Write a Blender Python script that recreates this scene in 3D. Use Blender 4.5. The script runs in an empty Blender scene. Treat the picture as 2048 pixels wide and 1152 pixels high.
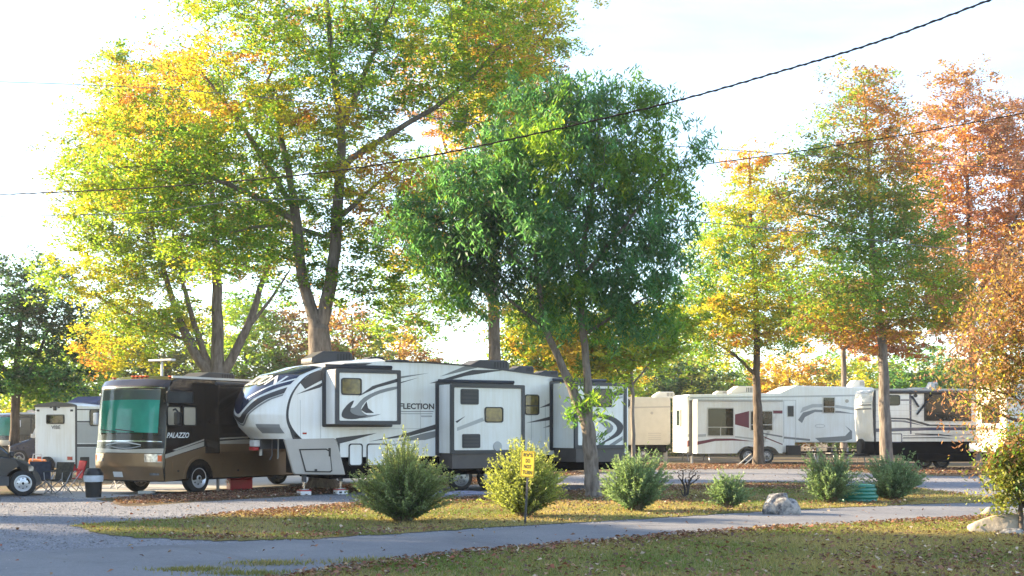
import bpy, math, random
import numpy as np
from mathutils import Vector, Matrix

# ------------------------------------------------------------------ camera, sky, sun, exposure
scene = bpy.context.scene
C = scene.collection
F, HOR, CAMH = 2500.0, 862.0, 1.7            # focal length and horizon in photo pixels, eye height in metres
cam = bpy.data.cameras.new('camera'); camo = bpy.data.objects.new('camera', cam); C.objects.link(camo)
camo.location = (0, 0, CAMH); camo.rotation_euler = (math.radians(90), 0, 0)
cam.sensor_width = 36.0; cam.lens = 36.0 * F / 2048.0
cam.shift_y = (HOR - 576.0) / 2048.0
cam.clip_start = 0.1; cam.clip_end = 3000
scene.camera = camo

SUN_EL, SUN_AZ = math.radians(18.0), math.radians(-71.0)     # azimuth from +Y, clockwise
to_sun = Vector((math.sin(SUN_AZ) * math.cos(SUN_EL), math.cos(SUN_AZ) * math.cos(SUN_EL), math.sin(SUN_EL)))
world = bpy.data.worlds.new('World'); scene.world = world; world.use_nodes = True
wn, wl = world.node_tree.nodes, world.node_tree.links
wn.clear()
w_out = wn.new('ShaderNodeOutputWorld'); w_bg = wn.new('ShaderNodeBackground')
sky = wn.new('ShaderNodeTexSky'); sky.sky_type = 'NISHITA'; sky.sun_disc = False
sky.sun_elevation = SUN_EL; sky.sun_rotation = SUN_AZ
sky.air_density = 1.0; sky.dust_density = 0.2; sky.ozone_density = 2.6
w_tc = wn.new('ShaderNodeTexCoord'); w_map = wn.new('ShaderNodeMapping'); w_map.inputs['Scale'].default_value = (1.0, 1.0, 3.2)
w_noise = wn.new('ShaderNodeTexNoise'); w_noise.inputs['Scale'].default_value = 1.9; w_noise.inputs['Detail'].default_value = 7.0
w_noise.inputs['Roughness'].default_value = 0.55; w_noise.inputs['Distortion'].default_value = 0.35
w_ramp = wn.new('ShaderNodeValToRGB'); w_ramp.color_ramp.elements[0].position = 0.36; w_ramp.color_ramp.elements[1].position = 0.66
w_ramp.color_ramp.elements[0].color = (0.0, 0.0, 0.0, 1); w_ramp.color_ramp.elements[1].color = (0.30, 0.30, 0.30, 1)
w_mix = wn.new('ShaderNodeMixRGB'); w_mix.inputs['Color2'].default_value = (6.4, 6.7, 7.3, 1)
wl.new(w_tc.outputs['Generated'], w_map.inputs['Vector']); wl.new(w_map.outputs['Vector'], w_noise.inputs['Vector'])
wl.new(w_noise.outputs['Fac'], w_ramp.inputs['Fac']); wl.new(w_ramp.outputs['Color'], w_mix.inputs['Fac'])
wl.new(sky.outputs['Color'], w_mix.inputs['Color1']); wl.new(w_mix.outputs['Color'], w_bg.inputs['Color'])
wl.new(w_bg.outputs['Background'], w_out.inputs['Surface'])
w_bg.inputs['Strength'].default_value = 0.085

sl = bpy.data.lights.new('sun', 'SUN'); slo = bpy.data.objects.new('sun', sl); C.objects.link(slo)
sl.energy = 4.9; sl.angle = math.radians(0.6); sl.color = (1.0, 0.78, 0.50)
slo.rotation_euler = to_sun.to_track_quat('Z', 'Y').to_euler(); slo.location = (-40, 20, 30)
vs = scene.view_settings
vs.view_transform = 'Standard'; vs.look = 'None'; vs.gamma = 1.0; vs.use_curve_mapping = False; vs.exposure = 2.55
scene.cycles.use_denoising = True
scene.cycles.max_bounces = 8; scene.cycles.diffuse_bounces = 4; scene.cycles.transmission_bounces = 5
scene.cycles.transparent_max_bounces = 6; scene.cycles.sample_clamp_indirect = 6.0

# ------------------------------------------------------------------ helpers: pixels to places
def P(px, py, D):
    return Vector((D * (px - 1024.0) / F, D, CAMH + D * (HOR - py) / F))
def G(px, py, z=0.0):
    D = F * (CAMH - z) / (py - HOR)
    return Vector((D * (px - 1024.0) / F, D, z))

def catmull(pts, n=6, closed=False):
    pts = [np.array(p, float) for p in pts]; m = len(pts); out = []
    rng_ = range(m) if closed else range(m - 1)
    for i in rng_:
        p1, p2 = pts[i], pts[(i + 1) % m]
        p0 = pts[i - 1] if (closed or i > 0) else 2 * p1 - p2
        p3 = pts[(i + 2) % m] if (closed or i + 2 < m) else 2 * p2 - p1
        for k in range(n):
            t = k / n
            out.append(0.5 * ((2 * p1) + (-p0 + p2) * t + (2 * p0 - 5 * p1 + 4 * p2 - p3) * t * t + (-p0 + 3 * p1 - 3 * p2 + p3) * t ** 3))
    if not closed: out.append(pts[-1])
    return out

# ------------------------------------------------------------------ helpers: meshes
class MB:
    def __init__(s): s.v = []; s.f = []
    def add(s, verts, faces):
        b = len(s.v); s.v += [tuple(map(float, v)) for v in verts]; s.f += [tuple(b + i for i in f) for f in faces]; return s
    def box(s, x0, x1, y0, y1, z0, z1):
        return s.add([(x0, y0, z0), (x1, y0, z0), (x1, y1, z0), (x0, y1, z0), (x0, y0, z1), (x1, y0, z1), (x1, y1, z1), (x0, y1, z1)],
                     [(0, 3, 2, 1), (4, 5, 6, 7), (0, 1, 5, 4), (1, 2, 6, 5), (2, 3, 7, 6), (3, 0, 4, 7)])
    def prism(s, poly, y0, y1):                      # poly in (u, z), extruded along local y
        n = len(poly)
        area = sum(poly[i][0] * poly[(i + 1) % n][1] - poly[(i + 1) % n][0] * poly[i][1] for i in range(n))
        if area < 0: poly = poly[::-1]
        v = [(p[0], y0, p[1]) for p in poly] + [(p[0], y1, p[1]) for p in poly]
        f = [tuple(range(n)), tuple(range(2 * n - 1, n - 1, -1))] + [(i, i + n, (i + 1) % n + n, (i + 1) % n) for i in range(n)]
        return s.add(v, f)
    def prismx(s, poly, x0, x1):                     # poly in (v, z), extruded along local x
        n = len(poly)
        area = sum(poly[i][0] * poly[(i + 1) % n][1] - poly[(i + 1) % n][0] * poly[i][1] for i in range(n))
        if area > 0: poly = poly[::-1]
        v = [(x0, p[0], p[1]) for p in poly] + [(x1, p[0], p[1]) for p in poly]
        f = [tuple(range(n)), tuple(range(2 * n - 1, n - 1, -1))] + [(i, i + n, (i + 1) % n + n, (i + 1) % n) for i in range(n)]
        return s.add(v, f)
    def ring(s, outer, inner, y0, y1):               # frame between two polygons of equal length, in (u, z)
        n = len(outer)
        v = [(p[0], y0, p[1]) for p in outer] + [(p[0], y0, p[1]) for p in inner] + [(p[0], y1, p[1]) for p in outer] + [(p[0], y1, p[1]) for p in inner]
        f = []
        for i in range(n):
            j = (i + 1) % n
            f += [(i, j, n + j, n + i), (i, 2 * n + i, 2 * n + j, j), (n + i, n + j, 3 * n + j, 3 * n + i), (2 * n + i, 3 * n + i, 3 * n + j, 2 * n + j)]
        return s.add(v, f)
    def tube(s, pts, rad, n=8, cap=True):
        pts = [Vector(p) for p in pts]; m = len(pts)
        rr_ = rad if hasattr(rad, '__len__') else [rad] * m
        v = []; prev = None
        for i, p in enumerate(pts):
            d = (pts[min(i + 1, m - 1)] - pts[max(i - 1, 0)]).normalized()
            if prev is None:
                a = Vector((0, 0, 1)) if abs(d.z) < 0.9 else Vector((1, 0, 0)); e1 = d.cross(a).normalized()
            else:
                e1 = (prev - d * prev.dot(d)).normalized()
            prev = e1; e2 = d.cross(e1)
            for k in range(n):
                a = 2 * math.pi * k / n
                v.append(p + (e1 * math.cos(a) + e2 * math.sin(a)) * rr_[i])
        f = [(i * n + k, i * n + (k + 1) % n, (i + 1) * n + (k + 1) % n, (i + 1) * n + k) for i in range(m - 1) for k in range(n)]
        if cap: f += [tuple(range(n - 1, -1, -1)), tuple((m - 1) * n + k for k in range(n))]
        return s.add(v, f)
    def lathe(s, prof, axis='z', n=24, c=(0, 0, 0)):  # prof: (radius, height) pairs
        v = []; m = len(prof)
        for r, h in prof:
            for k in range(n):
                a = 2 * math.pi * k / n; x, y = r * math.cos(a), r * math.sin(a)
                v.append((c[0] + x, c[1] + y, c[2] + h) if axis == 'z' else (c[0] + x, c[1] + h, c[2] + y))
        f = [(i * n + k, i * n + (k + 1) % n, (i + 1) * n + (k + 1) % n, (i + 1) * n + k) for i in range(m - 1) for k in range(n)]
        f += [tuple(range(n - 1, -1, -1)), tuple((m - 1) * n + k for k in range(n))]
        return s.add(v, f)
    def build(s, name, mat, parent=None, smooth=False, bevel=0.0, seg=2):
        me = bpy.data.meshes.new(name); me.from_pydata(s.v, [], s.f); me.update()
        o = bpy.data.objects.new(name, me); C.objects.link(o)
        if mat: me.materials.append(M[mat] if isinstance(mat, str) else mat)
        if parent: o.parent = parent
        if smooth:
            me.polygons.foreach_set('use_smooth', [True] * len(me.polygons))
            try: me.set_sharp_from_angle(angle=math.radians(40))
            except Exception: pass
        if bevel > 0:
            b = o.modifiers.new('bevel', 'BEVEL'); b.width = bevel; b.segments = seg; b.limit_method = 'ANGLE'; b.angle_limit = math.radians(40)
        return o

def tag(o, label=None, cat=None, group=None, kind=None):
    if label: o['label'] = label
    if cat: o['category'] = cat
    if group: o['group'] = group
    if kind: o['kind'] = kind
    return o
def thing(name, label, cat, loc=(0, 0, 0), rz=0.0, group=None):
    o = bpy.data.objects.new(name, None); C.objects.link(o); o.location = loc; o.rotation_euler = (0, 0, rz)
    o.empty_display_size = 0.2
    return tag(o, label, cat, group)
def copy_tree(o, parent=None):
    c = o.copy(); C.objects.link(c)
    if parent: c.parent = parent
    for ch in list(o.children): copy_tree(ch, c)
    return c
def rr(u0, u1, z0, z1, r, n=4):
    if u0 > u1: u0, u1 = u1, u0
    if z0 > z1: z0, z1 = z1, z0
    r = min(r, (u1 - u0) / 2.01, (z1 - z0) / 2.01); out = []
    for cx, cz, a0 in ((u1 - r, z0 + r, -90), (u1 - r, z1 - r, 0), (u0 + r, z1 - r, 90), (u0 + r, z0 + r, 180)):
        for k in range(n + 1):
            a = math.radians(a0 + 90 * k / n); out.append((cx + r * math.cos(a), cz + r * math.sin(a)))
    return out
def inset(poly, d):
    cx = sum(p[0] for p in poly) / len(poly); cz = sum(p[1] for p in poly) / len(poly)
    hw = max(abs(p[0] - cx) for p in poly); hh = max(abs(p[1] - cz) for p in poly)
    return [(cx + (p[0] - cx) * (hw - d) / hw, cz + (p[1] - cz) * (hh - d) / hh) for p in poly]
def text2d(s, size=1.0, shear=0.0, bold=0.0, spacing=1.0):
    cu = bpy.data.curves.new('lettering', 'FONT'); cu.body = s; cu.size = size; cu.shear = shear; cu.offset = bold; cu.space_character = spacing
    cu.resolution_u = 3
    ob = bpy.data.objects.new('lettering', cu); C.objects.link(ob)
    dg = bpy.context.evaluated_depsgraph_get(); ev = ob.evaluated_get(dg); me = ev.to_mesh()
    v = np.array([tuple(x.co)[:2] for x in me.vertices]); f = [tuple(p.vertices) for p in me.polygons]
    ev.to_mesh_clear(); bpy.data.objects.remove(ob); bpy.data.curves.remove(cu)
    v = v - v.min(axis=0); return v, f, v.max(axis=0)

def np_mesh(name, verts, quads, mat, parent=None, cols=None, smooth=False, tris=False):
    k = 3 if tris else 4
    me = bpy.data.meshes.new(name); nv, nq = len(verts), len(quads)
    me.vertices.add(nv); me.vertices.foreach_set('co', np.ascontiguousarray(verts, dtype=np.float32).ravel())
    me.loops.add(nq * k); me.loops.foreach_set('vertex_index', np.ascontiguousarray(quads, dtype=np.int32).ravel())
    me.polygons.add(nq); me.polygons.foreach_set('loop_start', np.arange(0, nq * k, k, dtype=np.int32))
    if smooth: me.polygons.foreach_set('use_smooth', np.ones(nq, dtype=bool))
    me.update(calc_edges=True)
    if cols is not None:
        a = me.color_attributes.new('col', 'FLOAT_COLOR', 'POINT')
        a.data.foreach_set('color', np.ascontiguousarray(np.c_[cols, np.ones(len(cols))], dtype=np.float32).ravel())
    me.materials.append(M[mat] if isinstance(mat, str) else mat)
    o = bpy.data.objects.new(name, me); C.objects.link(o)
    if parent: o.parent = parent
    return o

# ------------------------------------------------------------------ materials
M = {}
def mat_new(name):
    m = bpy.data.materials.new(name); m.use_nodes = True; M[name] = m
    nt = m.node_tree; return m, nt.nodes, nt.links, nt.nodes['Principled BSDF']
def plain(name, col, rough=0.5, metal=0.0, coat=0.0, var=0.06, vscale=3.0, bump=0.0, bscale=40.0, emit=None, spec=None):
    m, n, l, b = mat_new(name)
    b.inputs['Roughness'].default_value = rough; b.inputs['Metallic'].default_value = metal; b.inputs['Coat Weight'].default_value = coat
    b.inputs['Coat Roughness'].default_value = 0.06
    if spec is not None: b.inputs['Specular IOR Level'].default_value = spec
    tc = n.new('ShaderNodeTexCoord'); no = n.new('ShaderNodeTexNoise'); no.inputs['Scale'].default_value = vscale; no.inputs['Detail'].default_value = 5
    rp = n.new('ShaderNodeValToRGB'); rp.color_ramp.elements[0].position = 0.3; rp.color_ramp.elements[1].position = 0.7
    rp.color_ramp.elements[0].color = tuple(max(0, c * (1 - var)) for c in col) + (1,); rp.color_ramp.elements[1].color = tuple(min(1, c * (1 + var)) for c in col) + (1,)
    l.new(tc.outputs['Object'], no.inputs['Vector']); l.new(no.outputs['Fac'], rp.inputs['Fac']); l.new(rp.outputs['Color'], b.inputs['Base Color'])
    if bump > 0:
        n2 = n.new('ShaderNodeTexNoise'); n2.inputs['Scale'].default_value = bscale; n2.inputs['Detail'].default_value = 4
        bp = n.new('ShaderNodeBump'); bp.inputs['Strength'].default_value = bump; bp.inputs['Distance'].default_value = 0.02
        l.new(tc.outputs['Object'], n2.inputs['Vector']); l.new(n2.outputs['Fac'], bp.inputs['Height']); l.new(bp.outputs['Normal'], b.inputs['Normal'])
    return m
def streaked(name, col, rough, coat, amt=0.10):
    m, n, l, b = mat_new(name); b.inputs['Roughness'].default_value = rough; b.inputs['Coat Weight'].default_value = coat; b.inputs['Coat Roughness'].default_value = 0.08
    tc = n.new('ShaderNodeTexCoord'); mp = n.new('ShaderNodeMapping'); mp.inputs['Scale'].default_value = (5.0, 5.0, 0.35)
    n1 = n.new('ShaderNodeTexNoise'); n1.inputs['Scale'].default_value = 1.6; n1.inputs['Detail'].default_value = 7; n1.inputs['Roughness'].default_value = 0.6
    n2 = n.new('ShaderNodeTexNoise'); n2.inputs['Scale'].default_value = 0.8; n2.inputs['Detail'].default_value = 4
    l.new(tc.outputs['Object'], mp.inputs['Vector']); l.new(mp.outputs['Vector'], n1.inputs['Vector']); l.new(tc.outputs['Object'], n2.inputs['Vector'])
    mu = n.new('ShaderNodeMath'); mu.operation = 'MULTIPLY'; l.new(n1.outputs['Fac'], mu.inputs[0]); l.new(n2.outputs['Fac'], mu.inputs[1])
    rp = n.new('ShaderNodeValToRGB'); rp.color_ramp.elements[0].position = 0.14; rp.color_ramp.elements[1].position = 0.34
    rp.color_ramp.elements[0].color = tuple(c * (1 - amt * f) for c, f in zip(col, (.8, 1.0, 1.35))) + (1,); rp.color_ramp.elements[1].color = col + (1,)
    l.new(mu.outputs[0], rp.inputs['Fac']); l.new(rp.outputs['Color'], b.inputs['Base Color'])
streaked('white_paint', (0.80, 0.82, 0.82), 0.32, 0.25, 0.14)
plain('white_warm', (0.66, 0.63, 0.57), 0.4, coat=0.1, var=0.05, vscale=1.2)
plain('white_dirty', (0.56, 0.55, 0.52), 0.5, var=0.10, vscale=1.0)
plain('beige_paint', (0.58, 0.54, 0.46), 0.5, var=0.06)
plain('grey_beige', (0.40, 0.37, 0.34), 0.4, coat=0.1, var=0.05)
plain('dark_trim', (0.022, 0.026, 0.036), 0.35, var=0.2)
plain('black_plastic', (0.006, 0.006, 0.007), 0.45, var=0.3)
plain('belly_black', (0.004, 0.004, 0.0045), 0.95, var=0.3, spec=0.02)
plain('black_gloss', (0.019, 0.014, 0.011), 0.2, coat=0.25, var=0.2, spec=0.35)
plain('brown_paint', (0.20, 0.125, 0.066), 0.3, metal=0.25, coat=0.6, var=0.06)
plain('tan_stripe', (0.40, 0.36, 0.30), 0.3, coat=0.4, var=0.04)
plain('grey_stripe', (0.20, 0.21, 0.215), 0.4, var=0.05)
plain('light_grey', (0.42, 0.43, 0.43), 0.4, var=0.05)
plain('charcoal', (0.045, 0.045, 0.05), 0.5, var=0.15)
plain('brown_skirt', (0.075, 0.065, 0.062), 0.55, var=0.12)
plain('teal_shade', (0.07, 0.52, 0.43), 0.75, var=0.12, vscale=2.5)
plain('maroon', (0.13, 0.012, 0.03), 0.35, var=0.08)
plain('navy', (0.022, 0.035, 0.10), 0.3, coat=0.4, var=0.1)
plain('cap_tint', (0.020, 0.026, 0.055), 0.08, coat=1.0, var=0.2, vscale=1.0)
plain('curtain', (0.42, 0.37, 0.28), 0.8, var=0.08)
plain('painted_tree_reflection', (0.10, 0.078, 0.012), 0.12, var=0.75, vscale=7, coat=0.3)  # reflections of yellow trees painted into the window colour
plain('chrome', (0.62, 0.62, 0.63), 0.16, metal=1.0, var=0.03)
plain('wheel_chrome', (0.62, 0.62, 0.63), 0.32, metal=0.55, coat=0.3, var=0.05)
plain('steel', (0.34, 0.34, 0.35), 0.4, metal=0.8, var=0.1)
plain('rubber', (0.014, 0.014, 0.015), 0.75, var=0.2, bump=0.2)
plain('red_plastic', (0.42, 0.012, 0.02), 0.4, var=0.08)
plain('orange_plastic', (0.60, 0.16, 0.01), 0.5, var=0.15)
plain('amber_lens', (0.75, 0.13, 0.03), 0.25, var=0.05)
plain('red_lens', (0.35, 0.01, 0.01), 0.2, coat=0.5, var=0.05)
plain('headlight', (0.34, 0.34, 0.36), 0.12, metal=0.6, coat=0.8, var=0.7, vscale=11)
plain('vehicle_paint', (0.018, 0.022, 0.032), 0.25, metal=0.4, coat=0.9, var=0.05)
plain('truck_navy', (0.022, 0.026, 0.06), 0.22, metal=0.3, coat=0.9, var=0.1)
plain('white_plastic', (0.66, 0.66, 0.67), 0.45, var=0.06)
plain('liner', (0.50, 0.54, 0.60), 0.4, var=0.12, vscale=12)
plain('camo_cloth', (0.05, 0.045, 0.032), 0.9, var=0.6, vscale=14)
plain('blue_cloth', (0.03, 0.035, 0.05), 0.85, var=0.4, vscale=10)
plain('red_cloth', (0.40, 0.015, 0.02), 0.85, var=0.15)
plain('sign_yellow', (0.62, 0.45, 0.02), 0.5, var=0.10, vscale=8)
plain('sign_black', (0.03, 0.022, 0.012), 0.6, var=0.2)
plain('green_hose', (0.015, 0.16, 0.11), 0.35, coat=0.2, var=0.15)
plain('mat_lilac', (0.30, 0.30, 0.42), 0.7, var=0.2)
plain('wood_grey', (0.22, 0.19, 0.165), 0.85, var=0.25, vscale=6, bump=0.3)
plain('wood_pole', (0.15, 0.11, 0.08), 0.9, var=0.25, vscale=6, bump=0.4)
plain('wire_black', (0.006, 0.006, 0.007), 0.8, var=0.2, spec=0.05)
plain('wire_grey', (0.12, 0.12, 0.13), 0.5, var=0.2)
plain('bush_stem', (0.12, 0.10, 0.06), 0.9, var=0.2)
plain('dead_stem', (0.035, 0.028, 0.024), 0.9, var=0.3)
plain('pale_log', (0.30, 0.26, 0.21), 0.9, var=0.3, vscale=5, bump=0.6, bscale=14)
plain('blue_roof', (0.045, 0.055, 0.13), 0.5, var=0.2)

def glass(name, col=(0.012, 0.014, 0.014), rough=0.04):
    m = plain(name, col, rough, coat=0.0, var=0.3, vscale=2.0, spec=0.4); return m
glass('dark_glass'); glass('green_glass', (0.006, 0.014, 0.010), 0.05)
glass('grey_glass', (0.05, 0.055, 0.055), 0.08)
def clear_glass(name):
    m, n, l, b = mat_new(name); o = n['Material Output']
    tr = n.new('ShaderNodeBsdfTransparent'); tr.inputs['Color'].default_value = (0.86, 0.93, 0.90, 1)
    gl = n.new('ShaderNodeBsdfGlossy'); gl.inputs['Roughness'].default_value = 0.02; gl.inputs['Color'].default_value = (0.7, 0.7, 0.7, 1)
    fr = n.new('ShaderNodeFresnel'); fr.inputs['IOR'].default_value = 1.45
    mx = n.new('ShaderNodeMixShader'); l.new(fr.outputs['Fac'], mx.inputs['Fac']); l.new(tr.outputs[0], mx.inputs[1]); l.new(gl.outputs[0], mx.inputs[2])
    l.new(mx.outputs[0], o.inputs['Surface'])
clear_glass('windscreen')

def leaf_mat(name, trans=0.5, gain=1.5, rough=0.5):
    m, n, l, b = mat_new(name); o = n['Material Output']
    at = n.new('ShaderNodeAttribute'); at.attribute_name = 'col'
    b.inputs['Roughness'].default_value = rough; b.inputs['Specular IOR Level'].default_value = 0.35
    l.new(at.outputs['Color'], b.inputs['Base Color'])
    tr = n.new('ShaderNodeBsdfTranslucent'); mu = n.new('ShaderNodeMixRGB'); mu.blend_type = 'MULTIPLY'; mu.inputs['Fac'].default_value = 1
    mu.inputs['Color2'].default_value = (gain * 1.05, gain * 1.05, gain * 0.6, 1)
    l.new(at.outputs['Color'], mu.inputs['Color1']); l.new(mu.outputs['Color'], tr.inputs['Color'])
    mx = n.new('ShaderNodeMixShader'); mx.inputs['Fac'].default_value = trans
    l.new(b.outputs['BSDF'], mx.inputs[1]); l.new(tr.outputs['BSDF'], mx.inputs[2]); l.new(mx.outputs['Shader'], o.inputs['Surface'])
leaf_mat('leaf', 0.55, 1.95); leaf_mat('grass_blade', 0.35, 1.4, 0.7); leaf_mat('litter_leaf', 0.2, 1.2, 0.8); leaf_mat('bush_leaf', 0.45, 2.0, 0.5)

def bark(name, c0, c1, scale=9.0):
    m, n, l, b = mat_new(name); b.inputs['Roughness'].default_value = 0.95; b.inputs['Specular IOR Level'].default_value = 0.1
    tc = n.new('ShaderNodeTexCoord'); mp = n.new('ShaderNodeMapping'); mp.inputs['Scale'].default_value = (1, 1, 0.22)
    no = n.new('ShaderNodeTexNoise'); no.inputs['Scale'].default_value = scale; no.inputs['Detail'].default_value = 8; no.inputs['Roughness'].default_value = 0.65
    rp = n.new('ShaderNodeValToRGB'); rp.color_ramp.elements[0].position = 0.35; rp.color_ramp.elements[1].position = 0.68
    rp.color_ramp.elements[0].color = c0 + (1,); rp.color_ramp.elements[1].color = c1 + (1,)
    bp = n.new('ShaderNodeBump'); bp.inputs['Strength'].default_value = 0.8; bp.inputs['Distance'].default_value = 0.05
    l.new(tc.outputs['Object'], mp.inputs['Vector']); l.new(mp.outputs['Vector'], no.inputs['Vector']); l.new(no.outputs['Fac'], rp.inputs['Fac'])
    l.new(rp.outputs['Color'], b.inputs['Base Color']); l.new(no.outputs['Fac'], bp.inputs['Height']); l.new(bp.outputs['Normal'], b.inputs['Normal'])
bark('bark_grey', (0.095, 0.08, 0.07), (0.25, 0.215, 0.185)); bark('bark_dark', (0.06, 0.048, 0.042), (0.17, 0.14, 0.115)); bark('bark_pale', (0.12, 0.10, 0.085), (0.28, 0.25, 0.22))

def ground_mat(name, stops, scale, fine, rough=0.95, bump=0.5, bscale=60, fine_amt=0.35, voro=0.0, vsc=30.0):
    m, n, l, b = mat_new(name); b.inputs['Roughness'].default_value = rough; b.inputs['Specular IOR Level'].default_value = 0.15
    tc = n.new('ShaderNodeTexCoord')
    n1 = n.new('ShaderNodeTexNoise'); n1.inputs['Scale'].default_value = scale; n1.inputs['Detail'].default_value = 6; n1.inputs['Roughness'].default_value = 0.6
    n2 = n.new('ShaderNodeTexNoise'); n2.inputs['Scale'].default_value = fine; n2.inputs['Detail'].default_value = 5; n2.inputs['Roughness'].default_value = 0.7
    ad = n.new('ShaderNodeMixRGB'); ad.blend_type = 'MIX'; ad.inputs['Fac'].default_value = fine_amt
    l.new(tc.outputs['Object'], n1.inputs['Vector']); l.new(tc.outputs['Object'], n2.inputs['Vector'])
    l.new(n1.outputs['Fac'], ad.inputs['Color1']); l.new(n2.outputs['Fac'], ad.inputs['Color2'])
    rp = n.new('ShaderNodeValToRGB'); e = rp.color_ramp.elements
    while len(e) < len(stops): e.new(0.5)
    for i, (p, c) in enumerate(stops): e[i].position = p; e[i].color = c + (1,)
    l.new(ad.outputs['Color'], rp.inputs['Fac']); col = rp.outputs['Color']
    h = n.new('ShaderNodeTexNoise'); h.inputs['Scale'].default_value = bscale; h.inputs['Detail'].default_value = 6; hout = h.outputs['Fac']
    l.new(tc.outputs['Object'], h.inputs['Vector'])
    if voro > 0:
        vo = n.new('ShaderNodeTexVoronoi'); vo.inputs['Scale'].default_value = vsc; l.new(tc.outputs['Object'], vo.inputs['Vector'])
        hs = n.new('ShaderNodeSeparateColor'); l.new(vo.outputs['Color'], hs.inputs['Color'])
        mr = n.new('ShaderNodeMapRange'); mr.inputs['To Min'].default_value = 1 - voro; mr.inputs['To Max'].default_value = 1 + voro
        l.new(hs.outputs['Red'], mr.inputs['Value'])
        mu = n.new('ShaderNodeMixRGB'); mu.blend_type = 'MULTIPLY'; mu.inputs['Fac'].default_value = 1
        l.new(col, mu.inputs['Color1']); l.new(mr.outputs['Result'], mu.inputs['Color2']); col = mu.outputs['Color']; hout = vo.outputs['Distance']
    l.new(col, b.inputs['Base Color'])
    bp = n.new('ShaderNodeBump'); bp.inputs['Strength'].default_value = bump; bp.inputs['Distance'].default_value = 0.03
    l.new(hout, bp.inputs['Height']); l.new(bp.outputs['Normal'], b.inputs['Normal'])
ground_mat('dirt', [(0.30, (0.085, 0.065, 0.045)), (0.5, (0.14, 0.105, 0.07)), (0.62, (0.10, 0.10, 0.04)), (0.75, (0.17, 0.13, 0.09))], 0.5, 9)
ground_mat('lawn', [(0.32, (0.085, 0.09, 0.028)), (0.45, (0.15, 0.145, 0.045)), (0.56, (0.23, 0.185, 0.085)), (0.68, (0.25, 0.19, 0.12))], 0.9, 10)
ground_mat('gravel', [(0.3, (0.15, 0.155, 0.175)), (0.5, (0.20, 0.205, 0.23)), (0.7, (0.255, 0.257, 0.278))], 0.35, 6, voro=0.22, vsc=46, bump=0.5)
ground_mat('asphalt', [(0.33, (0.125, 0.13, 0.145)), (0.48, (0.17, 0.174, 0.188)), (0.66, (0.215, 0.217, 0.226))], 0.45, 11, rough=0.8, bump=0.25, bscale=90, voro=0.12, vsc=70)
ground_mat('concrete', [(0.3, (0.27, 0.265, 0.255)), (0.7, (0.36, 0.35, 0.34))], 0.6, 9, rough=0.85, bump=0.2)
ground_mat('stone', [(0.36, (0.05, 0.05, 0.055)), (0.46, (0.16, 0.16, 0.165)), (0.56, (0.33, 0.32, 0.305)), (0.70, (0.42, 0.39, 0.35))], 3.2, 13, bump=0.9, bscale=12, fine_amt=0.4)
# ------------------------------------------------------------------ ground, road, gravel, lawns
rng = np.random.default_rng(7)
def sheet(name, poly, z, mat, jitter=0.0, n=5):
    pts = catmull([tuple(G(*p))[:2] for p in poly], n, closed=True) if n > 1 else [np.array(tuple(G(*p))[:2]) for p in poly]
    if jitter:
        out = []
        for i, p in enumerate(pts):                       # extra points so the verge reads ragged
            q = pts[(i + 1) % len(pts)]; L = np.linalg.norm(q - p); k = max(1, min(40, int(L / 0.22))) if L < 12 else 1
            out += [p + (q - p) * j / k for j in range(k)]
        pts = [p + rng.normal(0, jitter, 2) for p in out]
    mb = MB(); m = len(pts); mb.add([(p[0], p[1], z) for p in pts], [tuple(range(m))])
    o = mb.build(name, mat); 
    if o.data.polygons[0].normal.z < 0: o.data.flip_normals()
    tag(o, kind='structure'); return o, np.array(pts)
def inside(poly, pts):
    x, y = pts[:, 0], pts[:, 1]; res = np.zeros(len(pts), bool); n = len(poly)
    for i in range(n):
        x0, y0 = poly[i]; x1, y1 = poly[(i + 1) % n]
        c = ((y0 > y) != (y1 > y)); 
        with np.errstate(divide='ignore', invalid='ignore'):
            res ^= c & (x < (x1 - x0) * (y - y0) / (y1 - y0) + x0)
    return res

g = MB(); g.add([(-900, -200, 0), (900, -200, 0), (900, 1600, 0), (-900, 1600, 0)], [(0, 1, 2, 3)]); tag(g.build('ground', 'dirt'), kind='structure')
gravel_o, gravel_p = sheet('gravel_drive', [(-900, 984), (-200, 988), (120, 992), (210, 1002), (260, 1013), (400, 1004), (560, 995), (700, 986), (900, 974), (1150, 951), (1300, 940), (1600, 938),
    (1830, 951), (2100, 953), (2700, 955), (3200, 985), (2100, 1040), (1600, 1050), (900, 1100), (300, 1150), (-400, 1170), (-1000, 1080)], 0.004, 'gravel', 0.05)
pad_o, pad_p = sheet('parking_pad', [(150, 998), (230, 995), (420, 984), (640, 972), (760, 958), (560, 950), (250, 968), (60, 980)], 0.006, 'concrete', 0.04)
road_o, road_p = sheet('asphalt_road', [(-900, 1112), (-300, 1108), (0, 1106), (160, 1098), (420, 1088), (700, 1076), (1000, 1058), (1300, 1040), (1600, 1022), (1850, 1010), (2150, 996), (2700, 976), (3600, 958),
    (3900, 968), (2800, 1008), (2200, 1028), (1950, 1038), (1600, 1055), (1300, 1076), (1000, 1101), (800, 1122), (620, 1147), (450, 1172), (200, 1230), (-300, 1290), (-1300, 1200)], 0.008, 'asphalt', 0.035)
isl_o, isl_p = sheet('lawn_island', [(150, 1053), (220, 1046), (330, 1039), (520, 1024), (720, 1008), (1000, 993), (1200, 979), (1400, 969), (1620, 966), (1800, 975), (1920, 988), (1990, 1003),
    (1850, 1009), (1600, 1020), (1300, 1038), (1000, 1056), (700, 1074), (520, 1082), (380, 1081), (230, 1072)], 0.014, 'lawn', 0.07)
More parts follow.
